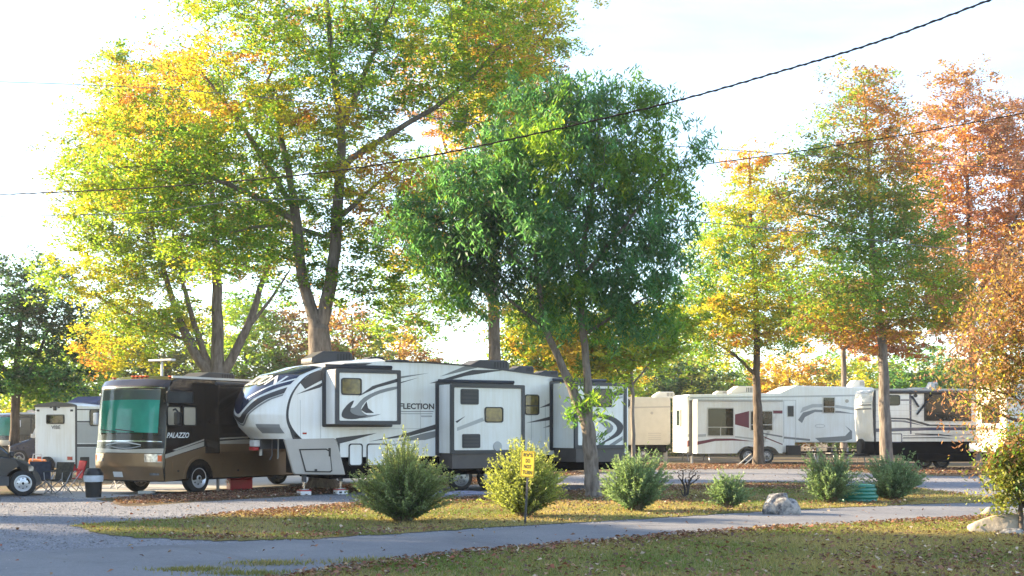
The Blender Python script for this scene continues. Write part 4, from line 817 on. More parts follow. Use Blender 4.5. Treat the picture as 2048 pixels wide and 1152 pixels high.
lf.patch(lambda w: tz(1.30 - .06 * math.sin((w - .25) * 7)), lambda w: tz(1.275 - .07 * math.sin((w - .25) * 7)), .25, .72, .020, 4, 40).build('swoosh', 'grey_stripe', fo, smooth=True)
lf.patch(tz(2.50), tz(1.64), .07, .93, .008, 30, 44).build('sunshade', 'teal_shade', fo, smooth=True)
lf.patch(tz(2.78), tz(2.50), .07, .93, .008, 12, 44).build('visor_band', 'grey_stripe', fo, smooth=True)
lf.patch(tz(2.80), tz(1.60), .055, .945, .024, 30, 44).build('windscreen', 'windscreen', fo, smooth=True)
lf.patch(tz(2.84), tz(2.81), .03, .97, .014, 2, 44).build('trim_strip', 'chrome', fo, smooth=True)
def bar(a, b, r=.014): return MB().tube([lf.at(a[0] + (b[0] - a[0]) * k / 6, a[1] + (b[1] - a[1]) * k / 6, .05) for k in range(7)], r, 6)
bar((tz(1.66), .35), (tz(1.72), .62)).build('wiper', 'black_plastic', fo); bar((tz(1.66), .62), (tz(1.72), .88)).build('wiper', 'black_plastic', fo)
for w0, w1 in ((.01, .20), (.80, .99)):
    h = lf.patch(tz(1.09), tz(.88), w0, w1, .022, 4, 6).build('headlight', 'headlight', fo, smooth=True); lf.patch(tz(1.06), tz(.90), w0 if w0 < .5 else w1 - .04, w0 + .04 if w0 < .5 else w1, .028, 3, 3).build('turn_signal', 'amber_lens', fo, smooth=True)
    lf.patch(tz(.60), tz(.54), w0 + .03, w1 - .05, .018, 2, 4).build('fog_lamp', 'headlight', fo, smooth=True)
lf.patch(tz(.62), tz(.48), .52, .66, .02, 2, 4).build('licence_plate', 'white_plastic', fo)
for w in (.08, .40, .47, .54, .60, .92):
    p = lf.at(1.25, w, .02); MB().box(p[0] - .05, p[0] + .06, p[1] - .035, p[1] + .035, p[2] - .015, p[2] + .02).build('clearance_light', 'amber_lens', R, bevel=.01)
MB().box(.25, U1 - .1, -.03, .02, 3.10, 3.16).build('roof_rail', 'white_dirty', R)
# brown lower side with wheel arches, tan stripes
def arch(cu, r0, z0, n=10): return [(cu + r0 * math.cos(math.pi * k / n), max(z0, .42 + r0 * math.sin(math.pi * k / n))) for k in range(n + 1)]
us = V.side(411, 840)[0]; vs_ = V.v_at(us, 437); a1 = V.side(398, 958)[0]; a2 = a1 + 5.9
top = [V.side(*p) for p in ((329, 917), (408, 893))]
low = [(.0, .37)] + [(p[0], p[1]) for p in arch(a1, .60, .37)[::-1]] + [(p[0], p[1]) for p in arch(a2, .60, .37)[::-1]] + [(U1 + .006, .37), (U1 + .006, 1.2), (us, top[1][1]), (max(top[0][0], .01), top[0][1])]
MB().prism(low, -.012, .05).build('lower_side', 'brown_paint', R)
V.decal([(330, 909), (408, 883), (408, 892), (330, 917)], 'tan_stripe', -.012); V.decal([(345, 900), (408, 878), (408, 881), (352, 901)], 'tan_stripe', 0)
for a_ in (a1, a2):
    A_ = arch(a_, .60, .37); B_ = arch(a_, .53, .37); MB().ring(A_, B_, -.035, .02).build('wheel_arch', 'brown_paint', R); V.wheel(a_, -.0, .43, .26, 'wheel_chrome')
V.wheel(a1, V.W - .30, .43, .26); V.wheel(a2, V.W - .30, .43, .26)
for r4 in (V.rect(333, 812, 361, 852), V.rect(365, 812, 392, 852)): V.window(r4, 0, None, .05, 'curtain', 'black_plastic')
V.window(V.rect(333, 782, 386, 807), 0, None, .05, 'grey_glass')
V.text('PALAZZO', 333, 876, 378, 'white_paint', 0, None, .35, .02, hpx=11)
for x0, x1, y0, y1 in ((445, 505, 922, 948), (345, 366, 920, 950)):
    r4 = V.rect(x0, y0, x1, y1, -.012); po = rr(*r4, .03); dr_ = MB().prism(po, -.022, -.008).build('compartment_door', 'brown_paint', R); V.slab(((r4[0] + r4[1]) / 2 - .03, (r4[0] + r4[1]) / 2 + .03, r4[2] + .08, r4[2] + .13), 'black_plastic', -.02, dr_, 'latch', .015, .01)
r4 = (us, us + 3.7, V.side(437, 905, vs_)[1], V.side(437, 772, vs_)[1])
so = MB().box(r4[0], r4[1], vs_, .05, r4[2], r4[3]).build('slide_out', 'black_gloss', R, bevel=.02)
MB().box(us - .02, us + .03, vs_ - .02, .0, r4[2] - .02, r4[3] + .02).build('end_trim', 'black_gloss', so); MB().box(us + .0, r4[1], vs_ - .008, vs_ + .02, r4[2] + .004, V.side(440, 888, vs_)[1]).build('lower_panel', 'brown_paint', so)
V.decal([(438, 882), (640, 870), (640, 879), (438, 891)], 'tan_stripe', vs_, so); V.decal([(438, 876), (640, 865), (640, 867), (438, 879)], 'tan_stripe', vs_, so)
MB().tube([(us - .05, vs_ + .04, r4[3] + .07), (r4[1], vs_ + .04, r4[3] + .07)], .05, 8).build('topper_roller', 'charcoal', so)
for vv, m_ in ((-.30, 'black_plastic'), (V.W + .22, 'white_plastic')):
    mo = MB().box(.08, .24, vv - .09, vv + .09, 1.86, 2.2).build('side_mirror', m_, R, bevel=.04, seg=3); MB().tube([(.16, vv, 2.2), (.22, (vv + (0 if vv < 0 else V.W)) / 2, 2.28), (.3, 0.02 if vv < 0 else V.W - .02, 2.25)], .025, 6).build('mirror_arm', 'black_plastic', mo)
V.ac(378, 450, .8, 1.6, 3.14, .22, 'charcoal', py=745)
an = MB().tube([(1.75, 1.9, 3.1), (1.75, 1.9, 3.68)], .035, 8).build('antenna', 'white_plastic', R); MB().box(1.66, 1.84, 1.45, 2.35, 3.66, 3.72).build('antenna_wing', 'white_plastic', an, bevel=.02)
MB().box(2.0, 2.06, .03, .09, .0, .4).build('levelling_jack', 'steel', R)

# ---- small white trailer seen from its end, at the left
V = Veh('travel_trailer', 'small white trailer with black lettered end panel left of the motorhome', 'trailer', 152, 53.0, 63.0, 2.42)
R = V.root; zt = V.front(110, 806)[1]; zb = V.front(110, 936)[1]
endp = [(0, zb), (0, zt - .12), (.25, zt - .06), (1.21, zt + .03), (2.17, zt - .06), (2.42, zt - .12), (2.42, zb)]
MB().prismx(endp, 0, 7.5).build('body', 'white_paint', R, bevel=.03); MB().prismx([(p[0] * 1.02 - .02, p[1] + (.03 if p[1] > 2 else 0)) for p in endp[1:6]] + [(2.44, zt - .17), (-.03, zt - .17)], -.03, .02).build('roof_trim', 'dark_trim', R)
MB().box(-.012, .05, -.015, .045, zb, zt - .12).build('corner_trim', 'dark_trim', R); MB().box(.1, 7.4, .1, 2.3, .45, zb + .01).build('belly', 'belly_black', R)
w_ = V.fslab(V.frect(93, 829, 129, 848), 'black_plastic', 0, 'window', .03, .07); V.fslab(V.frect(95, 831, 127, 846), 'dark_glass', -.028, 'pane', .006, .06, w_)
V.ftext('VIBE', 103, 858, 121, 'charcoal', 0, hpx=7)
for x in (77, 144): V.fslab(V.frect(x - 3, 819, x + 2, 823), 'black_plastic', 0, 'corner_lamp', .02, .02)
V.fslab(V.frect(108, 812, 113, 821), 'black_plastic', 0, 'rear_camera', .05, .02)
for x in (102, 118): V.fslab(V.frect(x - 2, 814, x + 2, 816), 'black_plastic', 0, 'marker_light', .02, .01)
V.fslab(V.frect(135, 913, 145, 920), 'red_lens', 0, 'tail_lamp', .02, .02); V.fslab(V.frect(75, 913, 84, 920), 'red_lens', 0, 'tail_lamp', .02, .02)
bp_ = MB().box(-.28, -.08, .0, 2.4, zb - .35, zb - .12).build('bumper', 'red_plastic', R, bevel=.02); MB().box(-.05, .4, .05, .2, .3, zb - .1).build('bumper_bracket', 'red_plastic', R); MB().box(-.02, .10, .02, 1.1, zb - .14, zb + .10).build('end_skirt', 'red_plastic', R)
vc, zc = V.front(95, 930, -.25); MB().add([( -.40 + y * 0 + h, vc + r_ * math.cos(a), zc + r_ * math.sin(a)) for r_, h in ((.30, 0), (.36, .03), (.36, .22), (.30, .24)) for a in [2 * math.pi * k / 24 for k in range(24)] for y in (0,)],
    [(i * 24 + k, i * 24 + (k + 1) % 24, (i + 1) * 24 + (k + 1) % 24, (i + 1) * 24 + k) for i in range(3) for k in range(24)] + [tuple(range(24))]).build('spare_wheel', 'rubber', R, smooth=True)
V.window(V.rect(179, 819, 215, 852), 0, None, .1); V.decal([(152, 842), (235, 842), (235, 845), (152, 845)], 'charcoal'); V.decal([(152, 888), (235, 888), (235, 894), (152, 894)], 'charcoal'); V.decal([(152, 895), (235, 895), (235, 934), (152, 934)], 'light_grey'); V.decal([(152, 818), (235, 818), (235, 820), (152, 820)], 'charcoal')
V.decal([(152, 846), (235, 846), (235, 886), (152, 886)], 'light_grey'); V.slab(V.rect(160, 914, 178, 940), 'black_plastic', name='access_door'); V.wheel(4.5, .05, .36); V.wheel(5.4, .05, .36)
V.ac(165, 230, .3, 2.1, zt - .02, .35, 'blue_roof', 'roof_cover', 800)

# ---- motorhome at the left edge, pickup before it, dark car
V = Veh('motorhome', 'dark motorhome with teal sunshade partly cut by the left edge', 'motorhome', 26, 68.0, 60.0, 2.5); R = V.root
zt = V.side(30, 826)[1]; prof = [(1.2, zt), (.5, zt - .02), (.2, zt - .12), (.1, zt - .3), (.04, 2.0), (0, 1.5), (-.05, 1.0), (0, .4)]
MB().prism(prof + [(8.5, .4), (8.5, zt)], 0, 2.5).build('body', 'black_gloss', R, bevel=.05); lf = Loft(prof, 2.5, [0, .1, .16, .2, .22, .22, .2, .15], crown=.04, power=3)
fo = lf.patch(0, 7, 0, 1, 0, 24, 16).build('front_end', 'black_gloss', R, smooth=True); lf.patch(lf.tz(zt - .25), lf.tz(1.45), .05, .95, .008, 6, 14).build('sunshade', 'teal_shade', fo, smooth=True); lf.patch(lf.tz(zt - .2), lf.tz(1.4), .04, .96, .022, 6, 14).build('windscreen', 'windscreen', fo, smooth=True)
lf.patch(lf.tz(1.2), lf.tz(.9), .0, 1, .01, 4, 14).build('stripe', 'tan_stripe', fo, smooth=True)
MB().box(.2, 8.4, -.04, .02, zt - .06, zt + .05).build('roof_rail', 'white_dirty', R)
V.window(V.rect(37, 834, 62, 870), 0, None, .05, 'grey_glass', bars=(('h', .45),)); V.wheel(1.3, 0, .43); V.wheel(6.4, 0, .43); V.ac(60, 84, .8, 1.6, zt - .02, .25, 'charcoal', py=815)
for vv in (-.25,): MB().box(.1, .25, vv - .1, vv + .08, 1.9, 2.3).build('side_mirror', 'white_plastic', R, bevel=.04)
V = Veh('pickup_truck', 'dark navy pickup with pale windscreen between the dark car and the small white trailer', 'truck', 16, 59.5, 6.0, 1.95); R = V.root
bp = [V.side(*p) for p in ((16, 918), (18, 893), (28, 888), (56, 879), (60, 876), (74, 846), (80, 841), (150, 842), (160, 880), (215, 882), (216, 918))]
MB().prism(bp, .0, 1.95).build('body', 'truck_navy', R, bevel=.08, seg=3)
V.decal([(62, 874), (74, 849), (77, 849), (77, 874)], 'white_plastic', .0, None, 'quarter_glass_glare')  # bright reflection on the glass painted as a flat white patch
ws = [V.side(*p) for p in ((58.5, 877), (73, 848))]; MB().add([(ws[0][0] - .03, .12, ws[0][1]), (ws[0][0] - .03, 1.83, ws[0][1]), (ws[1][0] - .03, 1.75, ws[1][1]), (ws[1][0] - .03, .2, ws[1][1])], [(0, 1, 2, 3)]).build('windscreen', 'grey_glass', R)
V.decal([(80, 872), (82, 848), (112, 848), (112, 872)], 'dark_glass', 0, None, 'side_window')
V.fslab((.1, .55, 1.0, 1.2), 'headlight', bp[1][0], 'headlight', .05, .05); V.fslab((1.4, 1.85, 1.0, 1.2), 'headlight', bp[1][0], 'headlight', .05, .05); V.fslab((.62, 1.33, .75, 1.2), 'chrome', bp[1][0], 'grille', .05, .05)
MB().box(bp[0][0] - .12, bp[0][0] + .1, .0, 1.95, .48, .72).build('bumper', 'chrome', R, bevel=.05); MB().box(bp[4][0] + .1, bp[4][0] + .25, -.25, -.02, bp[4][1], bp[4][1] + .2).build('side_mirror', 'white_plastic', R, bevel=.03)
V.wheel(V.side(38, 900)[0], -.02, .42); V.wheel(V.side(185, 900)[0], -.02, .42)
V = Veh('parked_car', 'dark slate sport utility car cut off by the left edge', 'car', 68, 32.6, 25.0, 1.85); R = V.root
sp = lambda *a: [V.side(*p) for p in a]
bp = sp((-282, 975), (-284, 935), (-278, 905), (-60, 908), (30, 917), (52, 922), (64, 932), (68, 948), (67, 972), (60, 976))
def carch(c, r0): return [(c + r0 * math.cos(math.pi * k / 10), .34 + r0 * math.sin(math.pi * k / 10)) for k in range(11)]
wf, wr = V.side(46, 964)[0], V.side(-215, 964)[0]; zl = V.side(0, 976)[1]
bd = [bp[0], bp[1], bp[2], bp[3], bp[4], bp[5], bp[6], bp[7], bp[8]] + [(bp[8][0], zl)] + [(x, max(z, zl)) for x, z in carch(wf, .44)] + [(x, max(z, zl)) for x, z in carch(wr, .44)] + [(bp[0][0], zl)]
MB().prism(bd, 0, 1.85).build('body', 'vehicle_paint', R, bevel=.05, seg=3)
cb = sp((-276, 906), (-262, 880), (-240, 868), (-60, 866), (-24, 874), (8, 896), (32, 918)); co = MB().prism(cb, .12, 1.73).build('cabin', 'vehicle_paint', R, bevel=.06, seg=3)
for pts in (((24, 915), (-12, 890), (-40, 878), (-60, 876), (-60, 908)), ((-66, 908), (-66, 875), (-140, 875), (-140, 907)), ((-146, 907), (-146, 876), (-230, 880), (-250, 905))): MB().prism(V.poly(pts, .12), .105, .13).build('side_window', 'grey_glass', co)
a_, b_ = V.side(31, 916, .12), V.side(-18, 878, .12); MB().add([(a_[0] + .05, .2, a_[1]), (a_[0] + .05, 1.65, a_[1]), (b_[0] + .03, 1.6, b_[1] + .02), (b_[0] + .03, .25, b_[1] + .02)], [(0, 1, 2, 3)]).build('windscreen', 'grey_glass', co)
V.slab(V.rect(-280, 955, 18, 974), 'charcoal', name='sill_cladding', rad=.02); V.slab(V.rect(57, 932, 67, 942), 'headlight', name='headlight', rad=.03)
MB().box(V.side(18, 910)[0], V.side(28, 910)[0], -.2, .0, V.side(20, 914)[1], V.side(20, 903)[1]).build('side_mirror', 'black_plastic', R, bevel=.03)
V.slab(V.rect(-48, 921, -36, 924), 'chrome', name='door_handle', rad=.01); V.slab(V.rect(-130, 921, -118, 924), 'chrome', name='door_handle', rad=.01)
for u in (wf, wr): V.wheel(u, -.02, .34, .22, 'wheel_chrome'); V.wheel(u, 1.63, .34, .22)

# ---- far row on the right
V = Veh('travel_trailer', 'plain beige trailer behind the rear of the large white trailer', 'trailer', 1255, 69.0, 6.0, 2.4, -1.6); R = V.root
zt = V.side(1300, 794)[1]; u1 = V.side(1341, 840)[0]; zb = V.side(1300, 890)[1]
MB().prism(rr(0, u1, zb, zt, .18), 0, 2.4).build('body', 'beige_paint', R, bevel=.03); V.decal([(1250, 814), (1341, 812), (1341, 815), (1250, 817)], 'grey_beige')
for y in (866, 870, 874, 878): V.decal([(1296, y), (1322, y), (1322, y + 1), (1296, y + 1)], 'grey_beige')
MB().lathe([(.01, -.03), (.07, -.03), (.08, 0)], 'y', 14, (V.side(1304, 826)[0], 0, V.side(1304, 826)[1])).build('vent_cap', 'grey_beige', R)
V.slab(V.rect(1252, 798, 1260, 814), 'black_plastic', name='window', rad=.1); MB().box(.2, u1 - .2, .2, 2.2, .5, zb + .01).build('belly', 'belly_black', R); V.ac(1306, 1346, .8, 1.6, zt, .32, 'white_warm', py=788); V.wheel(1.6, .06, .36); V.wheel(2.5, .06, .36)
MB().box(u1 - .3, u1 - .1, .3, .5, 0, .55).build('stabiliser', 'steel', R)

V = Veh('fifth_wheel_trailer', 'white trailer with maroon and grey stripes in the far row', 'trailer', 1374, 64.5, 9.0, 2.44); R = V.root
q = sp = lambda *a: [V.side(*p) for p in a]
zb = V.side(1400, 905)[1]; zt = V.side(1400, 789)[1]
mp_ = sp((1374, 905), (1372, 830), (1374, 796), (1380, 789), (1560, 786), (1592, 771), (1745, 775), (1790, 800), (1790, 885), (1590, 885), (1590, 905))
MB().prism(mp_, 0, 2.44).build('body', 'white_paint', R, bevel=.05, seg=2)
rz_ = [(-.22 * (1 - abs(2 * w - 1) ** 3), w * 2.44) for w in [k / 12 for k in range(13)]]
n_ = len(rz_); MB().add([(u, v, zb) for u, v in rz_] + [(u, v, zt - .12) for u, v in rz_] + [(u * .2 + .08, v, zt) for u, v in rz_], [(i, i + 1, n_ + i + 1, n_ + i) for i in range(n_ - 1)] + [(n_ + i, n_ + i + 1, 2 * n_ + i + 1, 2 * n_ + i) for i in range(n_ - 1)]).build('rear_cap', 'white_paint', R, smooth=True)
ew = MB().box(-.24, -.15, .45, 1.15, V.side(1374, 853)[1], V.side(1374, 818)[1]).build('window', 'white_dirty', R); MB().box(-.252, -.22, .52, 1.08, V.side(1374, 851)[1], V.side(1374, 820)[1]).build('pane', 'green_glass', ew)
u0 = V.side(1384, 850)[0]; vS = V.v_at(u0, 1394); sr = (u0, V.side(1565, 850, vS)[0], V.side(1450, 907, vS)[1], V.side(1450, 803, vS)[1])
ar = lambda c: [(c + .62 * math.cos(math.pi * k / 8), max(sr[2], .42 + .5 * math.sin(math.pi * k / 8))) for k in range(9)]
c1, c2 = V.side(1497, 912, vS)[0], V.side(1535, 912, vS)[0]
sld = MB().prism([(sr[0], sr[2])] + ar(c1)[::-1] + ar(c2)[::-1] + [(sr[1], sr[2]), (sr[1], sr[3]), (sr[0], sr[3])], vS, .03).build('slide_out', 'white_paint', R)
MB().box(u0 - .14, u0 - .02, -.06, .0, sr[2] - .1, sr[3] + .08).build('flange', 'dark_trim', sld); MB().box(u0, sr[1], vS - .06, .0, sr[3], sr[3] + .1).build('topper', 'light_grey', sld)
V.window(V.rect(1414, 815, 1468, 873, vS), vS, sld, .04, 'green_glass', 'white_dirty', .05, (('h', .32), ('v', .5, .32)))
V.window(V.rect(1500, 821, 1546, 862, vS), vS, sld, .04, 'green_glass', 'white_dirty', .05, (('h', .30), ('v', .5, .30)))
V.decal([(1470, 829), (1498, 822), (1498, 856), (1470, 849)], 'maroon', vS, sld); V.decal([(1546, 821), (1565, 821), (1565, 827), (1546, 827)], 'maroon', vS, sld)
V.decal([(1394, 883), (1430, 877), (1465, 877), (1510, 883), (1465, 881), (1430, 882), (1394, 890)], 'maroon', vS, sld); V.decal([(1396, 869), (1412, 868), (1412, 873), (1396, 874)], 'light_grey', vS, sld)
V.decal([(1470, 872), (1505, 876), (1540, 884), (1505, 879), (1470, 875)], 'light_grey', vS, sld); V.decal([(1520, 864), (1565, 872), (1565, 875), (1530, 869)], 'grey_stripe', vS, sld); V.decal([(1524, 871), (1565, 888), (1565, 890), (1530, 876)], 'maroon', vS, sld)
V.decal([(1368 + 6, 882), (1384, 879), (1384, 891), (1374, 894)], 'maroon'); V.decal([(1374, 869), (1384, 867), (1384, 873), (1374, 874)], 'light_grey')
V.window(V.rect(1574, 811, 1588, 834), 0, None, .03, 'grey_glass', 'white_dirty'); V.window(V.rect(1645, 794, 1670, 827), 0, None, .03, 'green_glass', 'white_dirty', .04, (('h', .4),))
V.decal([(1600, 826), (1605, 815), (1625, 808), (1660, 808), (1712, 816), (1712, 821), (1660, 814), (1625, 815)], 'light_grey'); V.decal([(1596, 840), (1606, 825), (1630, 819), (1680, 822), (1712, 828), (1680, 826), (1630, 824), (1610, 834), (1604, 846)], 'grey_stripe'); V.decal([(1567, 873), (1620, 878), (1620, 882), (1567, 877)], 'grey_stripe')
V.decal([(1630, 876), (1690, 872), (1700, 862), (1690, 851), (1704, 862), (1704, 878), (1690, 882), (1640, 884)], 'grey_stripe'); po = [(V.side(1640, 852)[0] + .28 * math.cos(a * math.pi / 10), V.side(1640, 852)[1] + .1 * math.sin(a * math.pi / 10)) for a in range(20)]; MB().ring(po, inset(po, .025), -.006, .002).build('oval_mark', 'light_grey', R)
V.decal([(1567, 800), (1592, 800), (1592, 885), (1591, 885), (1591, 801), (1568, 801), (1568, 885), (1567, 885)], 'light_grey'); V.decal([(1380, 794), (1560, 792), (1740, 789), (1740, 792), (1560, 795), (1380, 797)], 'light_grey')
MB().lathe([(.01, -.03), (.09, -.03), (.1, 0)], 'y', 14, (V.side(1694, 802)[0], 0, V.side(1694, 802)[1])).build('porch_light', 'tan_stripe', R)
MB().box(V.side(1572, 900)[0], V.side(1598, 900)[0], -.25, .1, .45, .95).build('entry_step', 'black_plastic', R); MB().box(.3, V.side(1740, 880)[0], .2, 2.2, .55, zb + .02).build('belly', 'belly_black', R)
V.wheel(c1, vS + .1, .40); V.wheel(c2, vS + .1, .40)
V.ac(1458, 1506, .8, 1.6, V.side(1480, 787)[1] + .02, .40, 'white_warm', py=780); V.ac(1428, 1452, .9, 1.4, V.side(1480, 787)[1], .16, 'white_warm', 'roof_vent', 785); V.ac(1698, 1724, .8, 1.5, V.side(1700, 773)[1], .38, 'white_warm', 'satellite_dome', 768)
for px in (1388, 1640, 1700): u = V.side(px, 900)[0]; MB().box(u - .05, u + .05, .3, .4, 0, .8).build('stabiliser', 'steel', R)

V = Veh('travel_trailer', 'white ribbed trailer with navy stripes in the far row', 'trailer', 1749, 56.0, 3.5, 2.42); R = V.root
zt = V.side(1800, 779)[1]; zb = V.side(1800, 883)[1]; u1 = V.side(1953, 840)[0]
ep = [(.12, zb), (-.02, zb + .5), (-.06, zt - .5), (.05, zt - .12), (.3, zt)]
MB().prism([(.0, zb), (.0, zt - .02), (.02, zt), (u1, zt), (u1, zb)], 0, 2.42).build('body', 'white_paint', R)
ce = Loft([(0.02, zt), (-.05, zt - .15), (-.10, zt - .6), (-.05, zb + .4), (0.0, zb)], 2.42, [0.0, .06, .1, .08, .0], power=4)
eo = ce.patch(0, 4, 0, 1, 0, 16, 10).build('end_cap', 'white_paint', R, smooth=True)
for k in range(15): t = .35 + k * .13; ce.patch(t, t + .05, .03, .97, .014, 1, 10).build('rib', 'grey_stripe', eo, smooth=True)
for k in range(4): ce.patch(.34, .44, .74 - k * .06, .70 - k * .06, .02, 1, 2).build('badge_mark', 'charcoal', eo)
MB().box(-.02, u1 + .02, -.03, .03, zt - .04, zt + .04).build('roof_rail', 'light_grey', R); MB().box(.0, u1, .03, 2.4, .62, zb + .01).build('belly', 'belly_black', R); MB().box(1.8, u1 - .25, -.35, 1.5, .32, .70).build('under_shade_box', 'belly_black', R, bevel=.06)  # near-black box stands in for the shade area beneath this trailer
MB().box(-.015, .06, -.02, .03, zb, zt).build('corner_trim', 'dark_trim', R)
V.window(V.rect(1768, 790, 1800, 811), 0, None, .1); V.decal([(1818, 780), (1823, 780), (1823, 868), (1820, 868)], 'navy'); V.decal([(1801, 799), (1818, 799), (1818, 801.5), (1801, 801.5)], 'navy')
V.decal([(1750, 857), (1953, 853), (1953, 860), (1850, 861), (1750, 864)], 'navy'); V.decal([(1776, 835), (1815, 836), (1860, 849), (1953, 851), (1953, 853), (1855, 852), (1812, 839), (1776, 838)], 'dark_trim'); V.decal([(1776, 840), (1810, 841), (1850, 852), (1806, 844), (1776, 843)], 'navy')
V.decal([(1830, 867), (1880, 868), (1910, 873), (1880, 871), (1830, 869)], 'dark_trim'); V.decal([(1806, 871), (1953, 869), (1953, 870), (1806, 872)], 'navy'); V.decal([(1806, 875), (1880, 874), (1905, 877), (1880, 876), (1806, 876.5)], 'dark_trim')
for k in range(8): zz = zb + .12 + (zt - zb - .3) * k / 8; MB().box(.05, u1 - .05, -.007, .003, zz, zz + .012).build('siding_line', 'light_grey', R)
bd_ = V.slab(V.rect(1776, 867, 1804, 885), 'white_paint', name='baggage_door', rad=.06); po = rr(*V.rect(1776, 867, 1804, 885), .06); MB().ring(po, inset(po, .035), -.03, 0).build('door_seal', 'navy', bd_)
u0, uS1 = V.side(1850, 830)[0], V.side(1952, 830)[0]; sl2 = MB().box(V.side(1848, 820)[0], V.side(1942, 820)[0], -.03, .02, V.side(1900, 842)[1], V.side(1900, 784)[1]).build('awning_window', 'black_plastic', R); MB().box(V.side(1852, 820)[0], V.side(1938, 820)[0], -.04, -.02, V.side(1900, 840)[1], V.side(1900, 790)[1]).build('pane', 'dark_glass', sl2)
for a, b in (((1823, 792), (1836, 814)), ((1833, 829), (1862, 790))): p, q_ = V.side(*a), V.side(*b); MB().tube([(p[0], -.06, p[1]), (q_[0], -.10, q_[1])], .045, 6).build('awning_arm', 'dark_trim', R)
MB().tube([(.6, -.12, zt - .12), (u1 - .1, -.12, zt - .12)], .07, 8).build('awning_roll', 'charcoal', R)
MB().lathe([(.01, -.03), (.08, -.03), (.09, 0)], 'y', 12, (V.side(1831, 791)[0], 0, V.side(1831, 791)[1])).build('speaker', 'black_plastic', R)
V.ac(1855, 1872, .9, 1.4, zt, .38, 'light_grey', 'roof_vent', 765); V.ac(1810, 1850, .8, 1.6, zt - .02, .14, 'light_grey', 'roof_hatch', 773)
vc = 1.55; zc = .98; MB().add([(-.2 + h, vc + r_ * math.cos(a), zc + r_ * math.sin(a) * 1.0) for r_, h in ((.26, 0), (.36, .03), (.36, .2), (.3, .22)) for a in [2 * math.pi * k / 24 for k in range(24)]], [(i * 24 + k, i * 24 + (k + 1) % 24, (i + 1) * 24 + (k + 1) % 24, (i + 1) * 24 + k) for i in range(3) for k in range(24)] + [tuple(range(24))]).build('spare_wheel', 'rubber', R, smooth=True)
MB().box(-.9, .1, .9, 1.5, .55, .66).build('tow_frame', 'black_plastic', R); MB().box(-.85, -.78, 1.17, 1.24, 0, .56).build('tongue_jack', 'steel', R); V.wheel(V.side(1850, 900)[0], .05, .38); V.wheel(V.side(1885, 900)[0], .05, .38)

V = Veh('motorhome', 'cream motorhome with sunlit end wall at the right edge', 'motorhome', 2012, 51.0, 8.0, 2.45); R = V.root
zt = V.side(2012, 768)[1]; zb = V.side(2012, 900)[1]
MB().prism([(0, zb), (.0, zt - .15), (.15, zt), (7.5, zt), (7.5, zb)], 0, 2.45).build('body', 'white_warm', R, bevel=.05, seg=3)
MB().box(-.28, .05, .0, 2.5, V.side(2012, 905)[1], V.side(2012, 887)[1]).build('bumper', 'white_plastic', R, bevel=.03)
MB().box(-.03, .01, .5, 1.9, zb + 1.1, zb + 1.9).build('end_window', 'dark_glass', R, bevel=.01)
V.slab((1.0, 2.2, zb + 1.0, zb + 1.8), 'dark_glass', name='side_window', rad=.08); V.decal([(2014, 860), (2200, 860), (2200, 868), (2014, 868)], 'light_grey'); V.slab((.05, .16, zb + .2, zb + .55), 'red_lens', name='tail_lamp')
MB().box(.2, 7.3, .15, 2.3, .4, zb + .01).build('belly', 'belly_black', R); V.wheel(2.0, .04, .4); V.wheel(6.0, .04, .4)
MB().tube([(-.1, -.35, 0), (-.1, -.35, 1.7)], .03, 6).build('awning_pole', 'white_plastic', R)
# ------------------------------------------------------------------ small things
r5 = np.random.default_rng(99)
def jack_pad(px, lab, mark):
    u, _ = FW.side(px, 960, .2); b = FW.root.matrix_basis @ Vector((u, .2, 0)) if False else Vector((FW.o[0] + u * FW.xl[0] + .2 * FW.yl[0], FW.o[1] + u * FW.xl[1] + .2 * FW.yl[1], 0))
    t = thing('jack_pad', lab, 'jack pad', (b.x, b.y, .004), FW.phi, 'jack pads under the landing legs')
    MB().box(-.15, .15, -.15, .15, 0, .11).build('block', 'white_plastic', t, bevel=.012); MB().box(-.155, .155, -.155, .155, .112, .139).build('lid', 'red_plastic', t, bevel=.006)
    if mark: MB().box(-.10, -.02, -.153, -.149, .03, .08).build('label_mark', 'black_plastic', t); MB().box(.05, .09, -.153, -.149, .03, .08).build('label_mark', 'black_plastic', t)
jack_pad(608, 'plain white and red jack pad under the front landing leg', 0); jack_pad(681, 'white and red jack pad with dark marks, nearer the big bush', 1)

b = G(187, 995); t = thing('trash_can', 'black trash can with pale liner beside the brown motorhome bumper', 'trash can', (b.x, b.y, .005), 0)
MB().lathe([(.01, 0), (.19, 0), (.225, .55), (.21, .55)], 'z', 24).build('can', 'black_plastic', t, smooth=True)
MB().lathe([(.232, .40 + .0), (.245, .47), (.243, .56), (.21, .565)], 'z', 24).build('liner', 'liner', t, smooth=True)
MB().lathe([(.238, .57), (.235, .62), (.16, .74), (.01, .76)], 'z', 24).build('lid', 'black_plastic', t, smooth=True)

